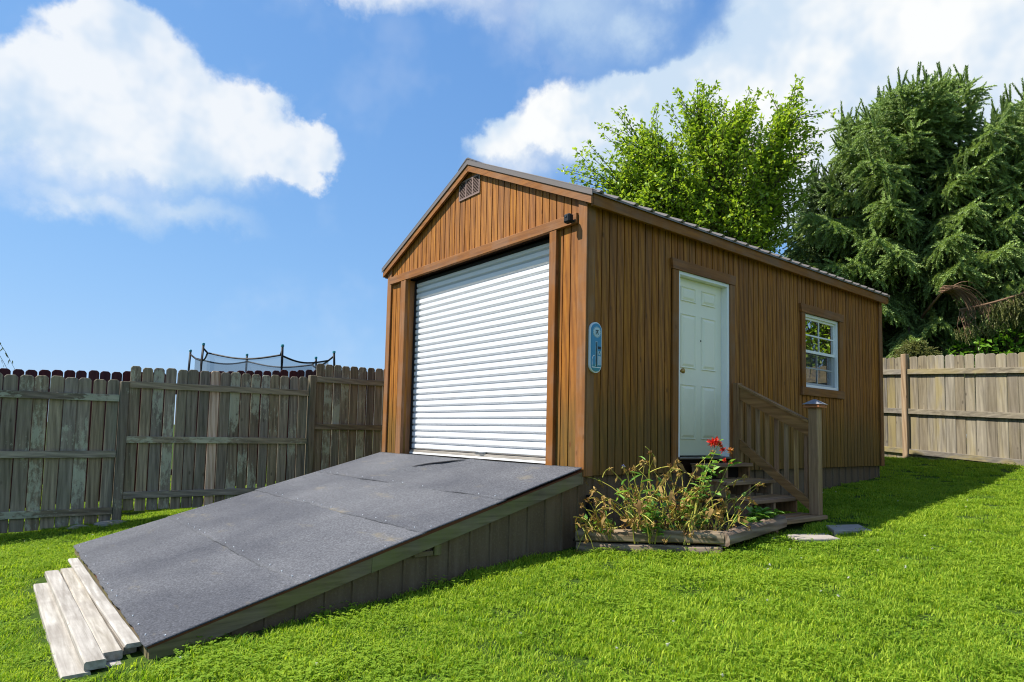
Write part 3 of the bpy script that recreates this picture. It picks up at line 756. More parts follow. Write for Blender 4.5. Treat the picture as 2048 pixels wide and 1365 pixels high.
plank(-2.9, -.05, -3.515, -3.345, -.985, -.925, 0, 'bottom plank mostly hidden under the planks at the ramp foot')
plank(-2.85, -.20, -3.405, -3.340, -.924, -.873, 0, 'plank on edge hidden beneath the topmost plank by the ramp')

# ------------------------------------------------------------------ stairs
def build_stairs():
    st = tag(empty('entry_stairs', (.5, 1.95, -.5)), 'weathered wooden steps with handrail and balusters below the white entry door', 'stairs')
    Y0, Y1 = 1.50, 2.40
    xs = [.98, .71, .445, .185]; zs = [-.378, -.220, -.066, .092]
    for k, (x, z) in enumerate(zip(xs, zs)):
        depth = .29 if k < 3 else .165
        tr = MB()
        nb = 5 if k < 3 else 3
        w = depth/nb
        tread = MB().box(x-depth+.012, x-.012, Y0+.008, Y1-.008, z-.036, z-.012).build('tread', W['deck_y'], st)
        for i in range(nb):
            MB().cbox(x-depth+i*w+.0025, x-depth+(i+1)*w-.0025 + (.004 if i == nb-1 else 0), Y0, Y1, z-.038 if i == nb-1 else z-.0119, z, .006 if i == nb-1 else .003).build('tread_strip', W['deck_y'], tread)
        # supports under each tread: end boards, one in the middle
        zb = float(gz(x, 2))-.03
        if k > 0:
            for y0, y1 in ((Y0+.012, Y0+.05), (1.93, 1.97), (Y1-.05, Y1-.012)):
                MB().cbox(.03 if k == 3 else x-depth+.02, x-.03, y0, y1, zs[k-1]+.001 if k > 0 else zb, z-.037, .003).build('support', W['deck_z'], st)
            MB().box(max(x-depth+.0, .0), max(x-depth, .0)+.02, Y0+.06, Y1-.06, zs[k-1]+.001, z-.04).build('void_shade_sheet', M_dark, st)  # dark sheet standing in for the shade of the open void under the tread
    for y0, y1 in ((Y0+.02, Y0+.06), (Y1-.07, Y1-.03)):
        MB().box(.02, .93, y0, y1, float(gz(.5, 2))-.05, -.417).build('stringer', W['deck_x'], st)
    ya, yb = 2.285, 2.375
    lp = MB().cbox(.850, .945, ya, yb, -.377, .672, .004).build('post', W['deck_z'], st)
    up_ = MB().cbox(.004, .088, ya-.02, yb-.02, .094, .955, .004).build('post', W['deck_z'], st)
    cx, cy = .8975, .33+2.0
    c = MB(); h = .082
    c.cbox(cx-h, cx+h, cy-h, cy+h, .673, .692, .003); c.cbox(cx-h+.012, cx+h-.012, cy-h+.012, cy+h-.012, .6925, .708, .003)
    cap = c.build('post_cap', M_copper, lp)
    q = .088
    MB().poly([(cx-q, cy-q, .709), (cx+q, cy-q, .709), (cx+q, cy+q, .709), (cx-q, cy+q, .709), (cx-.012, cy-.012, .758), (cx+.012, cy-.012, .758), (cx+.012, cy+.012, .758), (cx-.012, cy+.012, .758)],
              [(3, 2, 1, 0), (0, 1, 5, 4), (1, 2, 6, 5), (2, 3, 7, 6), (3, 0, 4, 7), (4, 5, 6, 7)]).build('cap_roof', M_capglass, lp)
    # rails
    def rail(z0a, z0b, z1a, z1b, y0, y1, nm):
        MB().prism([(.090, z0b), (.849, z1b), (.849, z1a), (.090, z0a)], 1, y0, y1).build(nm, W['deck_x'], st)
    rail(.905, .775, .525, .395, ya+.004, ya+.042, 'top_rail')
    MB().prism([(.090, .908), (.849, .528), (.849, .550), (.090, .935)], 1, ya-.012, ya+.075).build('hand_rail', W['deck_x'], st)
    rail(.345, .235, -.235, -.335, ya+.004, ya+.042, 'bottom_rail')
    for i in range(7):
        x = .150+i*.105
        zt = .905-(x-.09)*.5; zb = .30-(x-.09)*.764
        MB().cbox(x, x+.036, ya+.043, ya+.078, zb-.05, zt-.01, .003).build('baluster', W['deck_z'], st)
build_stairs()

# ------------------------------------------------------------------ flower bed
def timber(p0, p1, w, h, label):
    p0, p1 = Vector(p0), Vector(p1); d = p1-p0; L = d.length; an = math.atan2(d.y, d.x)
    rs = random.Random(label); b = MB(); n = 12
    prof = []
    for t in ((-.5, -.38), (-.38, -.5), (.38, -.5), (.5, -.38), (.52, 0), (.46, .32), (.28, .5), (-.28, .5), (-.46, .32), (-.52, 0)): prof.append((t[0]*w, (t[1]+.5)*h))
    for i in range(n+1):
        x = L*i/n
        for (y, z) in prof: b.v.append((x, y+rs.uniform(-.003, .003), z+rs.uniform(-.003, .003)+d.z*i/n))
    k = len(prof); b.f = [tuple(range(k))[::-1], tuple(n*k+i for i in range(k))]
    for i in range(n):
        for q in range(k): b.f.append((i*k+q, i*k+(q+1) % k, i*k+k+(q+1) % k, i*k+k+q))
    o = b.build('landscape_timber', W['timber'], None, origin=(0, 0, 0), smooth=False)
    o.location = p0; o.rotation_euler = (0, 0, an)
    return tag(o, label, 'timber', 'landscape timbers edging the flower bed')
timber((.06, -.135, -.532), (1.03, .54, -.478), .115, .095, 'rounded upper timber along the front of the flower bed, touching the ramp')
timber((.07, -.140, -.625), (1.03, .52, -.585), .10, .085, 'lower timber half sunk in grass under the front timber of the flower bed')
timber((1.045, .50, -.490), (.985, 1.49, -.425), .12, .10, 'timber running from the front bed corner to the lowest step')
def soil():
    b = MB(); pts = [(.0, -.12), (1.0, .56), (1.0, 1.48), (.9, 1.6), (.0, 1.6)]
    top = []; n = 18
    for i in range(n+1):
        for j in range(n+1):
            u, v_ = i/n, j/n
            y = -.12+1.7*v_; xmax = min(1.0, max(.02, (y+.12)*1.46))
            x = u*xmax
            b.v.append((x, y, float(gz(x, y))+.075+random.uniform(-.014, .014)))
    for i in range(n):
        for j in range(n): a = i*(n+1)+j; b.f.append((a, a+n+1, a+n+2, a+1))
    struct(b.build('garden_bed_soil', M_soil, None, smooth=True))
soil()

# ------------------------------------------------------------------ small things on the shed
def thermometer():
    t = tag(empty('thermometer', (.04, .088, .905)), 'blue and white tin wall thermometer with rounded ends near the shed corner', 'thermometer')
    y0, y1, z0, z1 = .014, .162, .905, 1.358; rr = (y1-y0)/2; yc = (y0+y1)/2
    def cap(inset):
        p = []; r_ = rr-inset
        for i in range(13): a = math.pi*i/12; p.append((yc+r_*math.cos(a), z1-rr+r_*math.sin(a)))
        for i in range(13): a = math.pi+math.pi*i/12; p.append((yc+r_*math.cos(a), z0+rr+r_*math.sin(a)))
        return p
    MB().prism(cap(0), 0, .021, .040).build('rim', M_whitep, t)
    fc = MB().prism(cap(.012), 0, .0402, .047).build('face', M_bluetin, t)
    def disc(y, z, r_, x, m_, nm, n=20, parent=fc): return MB().prism([(y+r_*math.cos(2*math.pi*i/n), z+r_*math.sin(2*math.pi*i/n)) for i in range(n)], 0, x-.001, x).build(nm, m_, parent)
    zc = 1.268
    disc(yc+.004, zc, .050, .0485, M_palebl, 'seal'); disc(yc+.004, zc, .038, .0495, M_whitep, 'seal_ring'); disc(yc+.004, zc, .033, .0505, M_palebl, 'seal_centre')
    g = MB(); x = .0515
    g.box(x, x+.0008, yc-.014, yc+.022, zc+.010, zc+.017); g.obox((x+.0003, yc+.004, zc+.010), (x+.0003, yc-.012, zc-.022), .0008, .005, upv=(0, 1, 0)); g.obox((x+.0003, yc+.004, zc+.010), (x+.0003, yc+.020, zc-.022), .0008, .005, upv=(0, 1, 0)); g.box(x, x+.0008, yc-.006, yc+.014, zc-.008, zc-.004)
    g.build('emblem', M_ink, fc)
    g = MB()
    for i in range(16):
        a = 2*math.pi*i/16; g.box(.0495, .0502, yc+.004+.044*math.cos(a)-.002, yc+.004+.044*math.cos(a)+.002, zc+.044*math.sin(a)-.002, zc+.044*math.sin(a)+.002)
    g.build('ring_lettering', M_ink, fc)
    MB().box(.0475, .0490, yc-.012, yc+.012, .965, 1.185).build('scale_plate', M_palebl, fc)
    MB().tube([(.052, yc, .96), (.052, yc, 1.18)], .0035, 8).build('glass_tube', M_ink, fc)
    s = MB()
    for i in range(18): z = .98+i*.011; s.box(.0492, .0497, yc-.011, yc-.004 if i % 3 else yc-.001, z, z+.002)
    s.build('scale_marks', M_ink, fc)
    p = MB(); p.box(.0475, .0482, yc+.018, yc+.058, 1.118, 1.142); p.build('print_block', M_ink, fc)
    p = MB(); p.box(.0475, .0482, yc+.018, yc+.058, 1.066, 1.100); p.build('print_block', M_palebl, fc)
    g = MB(); g.obox((.0487, yc+.028, 1.069), (.0487, yc+.040, 1.098), .0008, .004, upv=(0, 1, 0)); g.obox((.0487, yc+.050, 1.069), (.0487, yc+.040, 1.098), .0008, .004, upv=(0, 1, 0)); g.build('print_figure', M_ink, fc)
    p = MB()
    for i in range(3): p.box(.0475, .0482, yc+.020+i*.013, yc+.027+i*.013, .975, 1.055)
    for i in range(5): 
        a0 = math.pi/2+i*math.pi/8; a1 = a0+math.pi/8
        p.obox((.0478, yc-.022+.03*math.cos(a0), 1.02+.04*math.sin(a0)), (.0478, yc-.022+.03*math.cos(a1), 1.02+.04*math.sin(a1)), .0008, .006, upv=(0, 1, 0))
    p.box(.0475, .0482, yc-.056, yc-.049, .965, 1.02); p.box(.0475, .0482, yc-.056, yc+.058, .950, .958)
    p.build('print_bars', M_whitep, fc)
    bt = []
    for i in range(13): a = math.pi+math.pi*i/12; bt.append((yc+(rr-.012)*math.cos(a), z0+rr+(rr-.012)*math.sin(a)))
    MB().prism(bt, 0, .0472, .0478).build('teal_base', M_teal, fc)
thermometer()
def sensor():
    t = tag(empty('security_camera', (-.15, -.06, 2.25)), 'small black square security camera on the right end of the header beam', 'camera')
    MB().cbox(-.188, -.108, -.125, -.060, 2.262, 2.345, .014).build('housing', M_black, t)
    MB().tube([(-.148, -.126, 2.318), (-.148, -.1255, 2.318), (-.148, -.130, 2.318)], [.013, .013, .010], 14).build('lens', M_ink, t)
    MB().tube([(-.140, -.06, 2.290), (-.125, -.050, 2.285), (-.118, -.043, 2.280)], .009, 8).build('mount', M_black, t)
sensor()

# ------------------------------------------------------------------ stepping stones, rocks
def stone(pts, z, th, label, nm='stepping_stone', mat=None, group='stones set in the lawn'):
    b = MB(); n = len(pts); c = Vector((sum(p[0] for p in pts)/n, sum(p[1] for p in pts)/n))
    ins = [tuple(c+(Vector(p)-c)*.965) for p in pts]
    b.v = [(x, y, z-th) for x, y in pts]+[(x, y, z-.008) for x, y in pts]+[(x, y, z+random.uniform(-.002, .002)) for x, y in ins]
    b.f = [tuple(range(n))[::-1], tuple(range(2*n, 3*n))]
    for r_ in range(2):
        for i in range(n): b.f.append((r_*n+i, r_*n+(i+1) % n, (r_+1)*n+(i+1) % n, (r_+1)*n+i))
    return tag(b.build(nm, mat or M_stone, None), label, 'stone', group)
stone([(1.085, 1.41), (1.29, 1.23), (1.46, 1.60), (1.25, 1.77)], -.468, .06, 'sunlit flat stepping stone in the grass before the lowest step')
stone([(1.12, 2.06), (1.34, 1.75), (1.50, 2.12), (1.26, 2.42)], -.430, .06, 'half shaded flat stepping stone farther from the flower bed')
def rock(c, s, label):
    b = MB(); rs = random.Random(label)
    n, m_ = 10, 5
    for j in range(m_+1):
        ph = math.pi*.5*j/m_
        for i in range(n):
            a = 2*math.pi*i/n; q = rs.uniform(.85, 1.1)
            b.v.append((c[0]+s[0]*math.cos(a)*math.cos(ph)*q, c[1]+s[1]*math.sin(a)*math.cos(ph)*q, c[2]+s[2]*math.sin(ph)*rs.uniform(.9, 1.05)))
    for j in range(m_):
        for i in range(n): b.f.append((j*n+i, j*n+(i+1) % n, (j+1)*n+(i+1) % n, (j+1)*n+i))
    tag(b.build('rock', M_rock, None), label, 'rock', 'rocks at the fence post')
rock((-5.36, -2.78, -.88), (.10, .22, .06), 'low grey rock around the foot of the left fence post')
rock((-5.34, -3.12, -.90), (.07, .13, .05), 'small tan rock under the fence, left of the grey rock')

# ------------------------------------------------------------------ fences
def dogear(w, h, c=.028, th=.017):
    pts = [(-w/2, 0), (w/2, 0), (w/2, h-c), (w/2-.012, h-c*.45), (w/2-c, h), (-w/2+c, h), (-w/2+.012, h-c*.45), (-w/2, h-c)]
    b = MB(); n = len(pts); cx, cz = 0, h*.5; e = .007
    ins = [(x*(1-2*e/w), z if z == 0 else z-e*.6) for x, z in pts]
    for y, q in ((0, ins), (.005, pts), (th-.005, pts), (th, ins)): b.v += [(x, y, z) for x, z in q]
    b.f = [tuple(range(n)), tuple(3*n+i for i in range(n))[::-1]]
    for r_ in range(3):
        for i in range(n): b.f.append((r_*n+i, (r_+1)*n+i, (r_+1)*n+(i+1) % n, r_*n+(i+1) % n))
    return b
def fence_panel(parent, P0, P1, top0, top1, H, mat, pm, rails, pw=.138, n=None, odd=None, side=1, rail_h=.085, gap=None):
    """pickets from P0 to P1 (2D), face towards the yard at +side normal"""
    P0, P1 = Vector(P0), Vector(P1); d = P1-P0; L = d.length; d.normalize(); nrm = Vector((d.y, -d.x))*side
    an = math.atan2(d.y, d.x); n = n or int(round(L/.1425)); s = L/n
    for i in range(n):
        c = P0+d*(s*(i+.5))+nrm*random.uniform(-.005, .005); f = (i+.5)/n; zt = top0+(top1-top0)*f+random.uniform(-.008, .008)
        o = link('picket', pm, (c.x, c.y, zt-H), parent)
        o.rotation_euler = (random.uniform(-.004, .004), random.uniform(-.005, .005), an+random.uniform(-.02, .02)); o.scale = ((s-random.choice((.007, .010, .012, .017)))/.138, 1, 1)
        if odd is not None and i == odd:
            o2 = o.data.copy(); o2.materials[0] = W['new']; o.data = o2; o['label'] = 'newer pale tan picket'
    for r_ in rails:
        a = P0+nrm*.022+d*.0; b = P1+nrm*.022
        MB().obox((a.x, a.y, top0-r_), (b.x, b.y, top1-r_), .038, rail_h, c=.003).build('rail', mat, parent)
LF = lambda y: (-5.3+.06*y, y)
left = tag(empty('wooden_fence', (*LF(-2.6), -.9)), 'grey weathered picket fence with lichen on the left behind the ramp', 'fence')
PK = dogear(.138, 1.83).mesh('picket', W['old_z'], (0, 0, 0))[0]
def build_left():
    posts = [(-7.55, .70), (-5.14, .72), (-2.72, .90), (-.335, 1.14), (2.05, 1.16), (4.5, 1.3)]
    tops = [.72, .915, 1.105, 1.325, 1.52]
    for i in range(5):
        y0, y1 = posts[i][0]+.05, posts[i+1][0]-.05
        fence_panel(left, LF(y0), LF(y1), tops[i]-.004, tops[i]+.004, 1.83, W['old_y'], PK, (.235, .935, 1.635), odd=7 if i == 2 else None, n=(16 if i == 1 else 17))
    for y, z in posts:
        x = LF(y)[0]+.005
        MB().cbox(x-.045, x+.055, y-.048, y+.048, float(gz(x, y))-.1, z, .006).build('post', W['old_z'], left)
build_left()
mar = tag(empty('maroon_fence', (-6.75, -1.5, -.9)), 'dark maroon picket fence seen just above the grey left fence', 'fence')
PM = dogear(.138, 1.83, .035).mesh('picket', W['maroon'], (0, 0, 0))[0]
for (a, b, z0, z1) in ((-7.0, -4.4, .95, 1.01), (-4.4, -2.0, 1.03, 1.14), (-2.0, .4, 1.15, 1.37), (.4, 4.6, 1.38, 1.6)):
    fence_panel(mar, (-6.75, a), (-6.75, b), z0, z1, 1.83, W['maroon'], PM, (.3, 1.5), n=int((b-a)/.141))
RF = lambda x: (x, 8.363-.28*(x+.463))
right = tag(empty('wooden_fence', (*RF(1.0), .05)), 'sunlit tan picket fence with three rails behind the shed on the right', 'fence')
PR = dogear(.145, 1.80).mesh('picket', W['sunny_z'], (0, 0, 0))[0]
def build_right():
    xs = [-5.1, -2.79, -.445, 1.90, 4.25, 6.6]
    tz = lambda x: 1.835-.064*(x+.463)
    for i in range(5):
        a, b = xs[i]+.05, xs[i+1]-.05
        k = len([1]); fence_panel(right, RF(a), RF(b), tz(a), tz(b), 1.80, W['sunny_x'], PR, (.265, .95, 1.64), n=15, rail_h=.09, pw=.145)
    for x in xs:
        p = RF(x); b = MB().cbox(-.046, .046, -.07, .028, float(gz(*p))-.1, tz(x)+.045, .006)
        o = b.build('post', W['rearpost'] if abs(x+.445) < .01 else W['sunny_z'], None, origin=(0, 0, 0))
        o.parent = right; o.location = Vector((p[0], p[1], 0))-WL[right.name]; o.rotation_euler = (0, 0, math.atan(-.28))
build_right()

# ------------------------------------------------------------------ trampoline in the next yard
def trampoline():
    t = tag(empty('trampoline', (-15.65, 2.28, -.9)), 'trampoline with tall safety net and dark poles beyond the left fence', 'trampoline')
    P = [(-15.763, .645, 2.651), (-13.26, 2.0, 2.521), (-13.536, 3.572, 2.518), (-15.792, 3.966, 2.564), (-17.881, 2.486, 2.686), (-17.953, .805, 2.663)]
    C = Vector((-15.65, 2.28, 0))
    for x, y, z in P:
        o = (Vector((x, y, 0))-C).normalized()
        pl = MB().tube([(x-o.x*.03, y-o.y*.03, -.9), (x+o.x*.02, y+o.y*.02, 1.0), (x+o.x*.03, y+o.y*.03, 2.1), (x, y, z)], .032, 8).build('pole', M_black, t, smooth=True)
        MB().cbox(x-.035, x+.035, y-.035, y+.035, z-.02, z+.05, .01).build('pole_cap', M_teal, pl)
    inner = [(Vector((x, y, 0))-C)*.93+C for x, y, z in P]
    for i in range(6):
        j = (i+1) % 6; a, b = inner[i], inner[j]; za, zb = P[i][2]-.22, P[j][2]-.22
        top = []
        for k in range(13):
            f = k/12; q = a.lerp(b, f); q = q+(C-q)*.04*math.sin(math.pi*f); sag = .13*math.sin(math.pi*f)
            top.append(Vector((q.x, q.y, za+(zb-za)*f-sag)))
        MB().tube([(P[i][0], P[i][1], P[i][2]-.10)]+[tuple(v) for v in top]+[(P[j][0], P[j][1], P[j][2]-.10)], .026, 6).build('top_cord', M_black, t)
        n = MB()
        for k, v in enumerate(top): n.v += [tuple(v), (v.x, v.y, 0.0)]
        for k in range(12): n.f.append((2*k, 2*k+1, 2*k+3, 2*k+2))
        n.build('net_panel', M_net, t)
    ring = [(C.x+2.15*math.cos(a), C.y+2.15*math.sin(a), .0) for a in np.linspace(0, 2*math.pi, 33)]
    MB().tube(ring, .09, 8).build('rim_pad', M_bluetin, t)
    MB().prism([(x, y) for x, y, z in ring[:-1]], 2, -.03, -.02).build('jump_mat', M_black, t)
    for k in range(4):
        a = k*math.pi/2+.4; x, y = C.x+2.1*math.cos(a), C.y+2.1*math.sin(a)
        MB().tube([(x, y, 0), (x, y, -.95)], .03, 8).build('leg', M_steel, t)
trampoline()

# ------------------------------------------------------------------ vegetation helpers
def unit(v): return v/np.maximum(np.linalg.norm(v, axis=-1, keepdims=True), 1e-9)
def frames(D, rng):
    """orthonormal frame for each direction, rolled at random"""
    D = unit(D); r_ = unit(rng.normal(size=D.shape)); A = unit(np.cross(D, r_)); B = np.cross(D, A); return D, A, B
def place(tv, tf, P, D, A, B, S, rng, rndv=None, name='x', mat=None):
    """stamp template (tv, tf) at every P with frame (A, D, B)"""
    n, k = len(P), len(tv)
    V = P[:, None, :]+S[:, None, None]*(tv[None, :, 0:1]*A[:, None, :]+tv[None, :, 1:2]*D[:, None, :]+tv[None, :, 2:3]*B[:, None, :])
    F = (tf[None]+(np.arange(n)*k)[:, None, None]).reshape(-1, tf.shape[1])
    rr = np.repeat(rng.random(n) if rndv is None else rndv, len(tf))
    return V.reshape(-1, 3), F, np.clip(rr+rng.normal(0, .06, len(rr)), 0, 1)
LEAF_V = np.array([(0, 0, 0), (-.26, .28, .05), (0, .32, -.03), (.26, .28, .05), (-.22, .66, .03), (0, .68, -.06), (.22, .66, .03), (0, 1.05, -.14)], float)
LEAF_F = np.array([(0, 2, 1), (0, 3, 2), (1, 2, 5), (1, 5, 4), (2, 3, 6), (2, 6, 5), (4, 5, 7), (5, 6, 7)])

LEAF4_V = np.array([(0, 0, 0), (-.27, .42, .06), (0, .45, -.04), (.27, .42, .06), (0, 1.0, -.12)], float)
LEAF4_F = np.array([(0, 2, 1), (0, 3, 2), (1, 2, 4), (2, 3, 4)])
# shoot: a twig end ringed with needles pointing forward
def shoot_template(rng, n=30, L=1.0, r=.14):
    V, F = [], []
    for i in range(n):
        t = (i+rng.random())/n; a = i*2.4; y = t*L*.90
        rr = r*(.75+.5*rng.random())*(1-.35*t); c, s = math.cos(a), math.sin(a)
        b = len(V); wv = .055
        V += [(-s*wv, y, c*wv), (s*wv, y, -c*wv), (c*rr, y+.13+.05*rng.random(), s*rr)]; F.append((b, b+1, b+2))
    return np.array(V), np.array(F)
def spruce(name, base, H, prof, label, seed, mat, zlow, nbr=130, dens=1.0, trunk_r=.16, topang=62, vis=None):
    rng = np.random.default_rng(seed); base = np.array(base, float)
    root = tag(empty('spruce_tree', tuple(base)), label, 'tree', 'spruces behind the right fence')
    P = []; 
    top = base+np.array([.05, .05, H])
    MB().tube([tuple(base+(top-base)*t) for t in np.linspace(0, 1, 9)], [trunk_r*(1-t*.93) for t in np.linspace(0, 1, 9)], 8).build('trunk', M_bark, root, origin=tuple(base))
    limbs = MB(); pts, dirs, sizes, rn = [], [], [], []
    for i in range(nbr):
        t = (i+.5)/nbr; z = zlow+(H*.985-zlow)*(1-(1-t)**1.15) if False else zlow+(H*.98-zlow)*t
        hf = z/H
        az = i*2.39996+rng.normal(0, .15); Lb = np.interp(hf, [q[0] for q in prof], [q[1] for q in prof])*rng.uniform(.78, 1.12)
        el = np.interp(hf, [0, .35, .6, .8, .92, 1], [-14, -6, 8, 30, 50, topang])+rng.normal(0, 5); el = math.radians(el)
        n = max(int(Lb/.16), 4); p = base+np.array([0, 0, z]); path = [p.copy()]; e = el
        for k in range(n):
            f = k/n; e = el-math.radians(26)*math.sin(min(f*1.3, 1)*math.pi*.5)*(1 if hf < .8 else .15)+math.radians(30)*max(f-.7, 0)/.3*(1 if hf < .8 else .3)
            p = p+np.array([math.cos(az)*math.cos(e), math.sin(az)*math.cos(e), math.sin(e)])*(Lb/n)
            az += rng.normal(0, .05); path.append(p.copy())
        limbs.tube([tuple(q) for q in path], [max(.030*(1-k/(n+1))*(Lb/2+.3), .004) for k in range(n+1)], 4, cap=False)
        path = np.array(path)
        for k in range(1, n+1):
            f = k/n
            if f < .22: continue
            d = unit(path[k]-path[k-1]); sd_ = unit(np.cross(d, [0, 0, 1.0]))
            # side sprays, hanging: each a short chain of shoots
            for s in (-1, 1):
                for rep in range(2 if dens > .85 else 1):
                    if rng.random() > .92*dens: continue
                    Ls = (.22+.62*(1-f)**.7)*min(Lb, 2.4)/2.0*rng.uniform(.6, 1.2)+.12
                    droop = np.interp(hf, [0, .5, .8, .93, 1], [.85, .75, .45, -.15, -.6])*rng.uniform(.5, 1.2)
                    dv = unit(sd_*s*.9+d*.75+np.array([0, 0, -droop])); q = path[k]-(path[k]-path[k-1])*rng.random()
                    ns = max(int(Ls/.11), 1)
                    for j in range(ns):
                        dv = unit(dv+np.array([0, 0, -.17*(droop > 0)])+rng.normal(0, .10, 3)); q2 = q+dv*.11
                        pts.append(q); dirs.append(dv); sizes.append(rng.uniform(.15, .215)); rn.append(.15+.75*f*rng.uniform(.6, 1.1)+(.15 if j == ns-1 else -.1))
                        if rng.random() < .75:   # twiglets either side
                            w_ = unit(np.cross(dv, [0, 0, 1.0])+rng.normal(0, .25, 3)); 
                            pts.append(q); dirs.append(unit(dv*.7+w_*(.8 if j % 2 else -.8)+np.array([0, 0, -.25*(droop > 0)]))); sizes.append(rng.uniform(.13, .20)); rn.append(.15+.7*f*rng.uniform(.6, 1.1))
                        q = q2
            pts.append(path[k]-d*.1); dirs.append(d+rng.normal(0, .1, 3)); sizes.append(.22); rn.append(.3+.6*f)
        if hf > .72:   # upright leaders at the top
            for s in range(5):
                q = path[-1-min(s//2, n-1)]; dv = unit(np.array([rng.normal(0, .35), rng.normal(0, .35), 1.0]))
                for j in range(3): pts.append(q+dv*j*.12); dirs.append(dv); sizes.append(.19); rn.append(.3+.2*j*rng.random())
    limbs.build('limbs', M_twig, root, origin=tuple(base))
    P_, D_ = np.array(pts), np.array(dirs); S_ = np.array(sizes)
    tv, tf = shoot_template(np.random.default_rng(3), 26, 1.0, .15)
    D, A, B = frames(D_, rng)
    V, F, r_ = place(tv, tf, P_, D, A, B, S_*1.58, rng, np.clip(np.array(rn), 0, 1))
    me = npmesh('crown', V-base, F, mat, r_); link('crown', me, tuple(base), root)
    return len(F)
nt = 0
PROF = [(0, 2.4), (.3, 2.6), (.6, 2.5), (.78, 2.25), (.9, 1.8), (.97, 1.25), (1, .9)]
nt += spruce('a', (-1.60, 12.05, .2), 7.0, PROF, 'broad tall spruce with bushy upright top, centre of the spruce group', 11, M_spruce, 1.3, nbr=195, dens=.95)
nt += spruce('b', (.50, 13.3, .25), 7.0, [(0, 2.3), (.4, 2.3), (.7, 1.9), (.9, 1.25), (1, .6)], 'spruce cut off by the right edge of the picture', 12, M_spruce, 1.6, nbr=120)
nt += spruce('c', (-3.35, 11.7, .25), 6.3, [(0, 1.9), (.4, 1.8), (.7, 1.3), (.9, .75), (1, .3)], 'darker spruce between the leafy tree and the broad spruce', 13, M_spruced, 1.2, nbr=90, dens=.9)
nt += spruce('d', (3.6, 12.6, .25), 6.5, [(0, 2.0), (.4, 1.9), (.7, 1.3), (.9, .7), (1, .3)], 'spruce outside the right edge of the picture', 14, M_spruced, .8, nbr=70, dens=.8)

def leafy_tree(base, targets, label, seed, mat, leaf, name='leafy_tree', per=30, cat='tree', stem_r=.05, nstem=7, group=None, limb_mat=None):
    """targets: array of twig ends; limbs grow from the base, twigs end at the targets, leaves along twigs"""
    rng = np.random.default_rng(seed); base = np.array(base, float)
    root = tag(empty(name, tuple(base)), label, cat, group)
    T_ = np.array(targets); cen = T_.mean(0)
    # main stems by k-means-like assignment
    seeds = T_[rng.choice(len(T_), nstem, replace=False)]
    for _ in range(6):
        a = np.argmin(((T_[:, None]-seeds[None])**2).sum(-1), 1)
        seeds = np.array([T_[a == k].mean(0) if (a == k).any() else seeds[k] for k in range(nstem)])
    limbs = MB(); twigs = MB(); stems = []
    for k in range(nstem):
        e = base+(seeds[k]-base)*1.05; mid = base+(e-base)*.5+np.array([(base[0]-e[0])*.18, (base[1]-e[1])*.18, .15*(e[2]-base[2])])
        b0 = base+np.array([rng.normal(0, .12), rng.normal(0, .12), 0])
        pt = np.array([(1-t)**2*b0+2*t*(1-t)*mid+t*t*e for t in np.linspace(0, 1, 12)])+rng.normal(0, .03, (12, 3)); pt[0] = b0
        stems.append(pt); limbs.tube([tuple(p) for p in pt], [stem_r*(1-.8*t) for t in np.linspace(0, 1, 12)], 6)
    limbs.build('trunk', limb_mat or M_bark, root, origin=tuple(base))
    P, D, S, Rn = [], [], [], []
    for i, t in enumerate(T_):
        st = stems[a[i]]; j = int(np.clip(np.argmin(((st-t+np.array([0, 0, .35]))**2).sum(1))-rng.integers(0, 3), 2, 10)); s0 = st[j]
        d = t-s0; L = np.linalg.norm(d); mid = s0+d*.5+np.array([0, 0, .10*L])+rng.normal(0, .05*L, 3)
        n = 9; pt = np.array([(1-q)**2*s0+2*q*(1-q)*mid+q*q*t for q in np.linspace(0, 1, n)])
        twigs.tube([tuple(p) for p in pt], [.012*(1-.8*q)+.002 for q in np.linspace(0, 1, n)], 3, cap=False)
        m_ = int(per*np.clip(L/1.4, .45, 1.5)); 
        for q in np.linspace(max(.2, 1-1.5/max(L, .1)), 1, m_):
            p = (1-q)**2*s0+2*q*(1-q)*mid+q*q*t; tg = unit(2*(1-q)*(mid-s0)+2*q*(t-mid))
            dv = unit(tg*.55+rng.normal(0, .55, 3)+np.array([0, 0, -.25]))
            P.append(p+rng.normal(0, .11, 3)*(1.25-q)); D.append(dv); S.append(leaf*rng.uniform(.65, 1.2)); Rn.append(rng.random()*.75+.25*q)
    twigs.build('twigs', M_twig, root, origin=tuple(base))
    P, D, S, Rn = map(np.array, (P, D, S, Rn))
    D = unit(D); upv = unit(np.array([[0, 0, 1.0]])+rng.normal(0, .55, D.shape)); A = unit(np.cross(D, upv)); B = np.cross(A, D)
    V, F, r_ = place(LEAF4_V, LEAF4_F, P, D, A, B, S, rng, Rn)
    me = npmesh('crown', V-base, F, mat, r_); link('crown', me, tuple(base), root)
    return len(F)
def blob_targets(rng, ells, n):
    out = []
    vol = np.array([e[3]*e[4]*e[5] for e in ells]); vol = vol/vol.sum()
    for _ in range(n):
        e = ells[rng.choice(len(ells), p=vol)]; v = unit(rng.normal(size=3))*rng.uniform(.25, 1.0)**.42
        out.append((e[0]+v[0]*e[3], e[1]+v[1]*e[4], e[2]+v[2]*e[5]))
    return out
rg = np.random.default_rng(5)
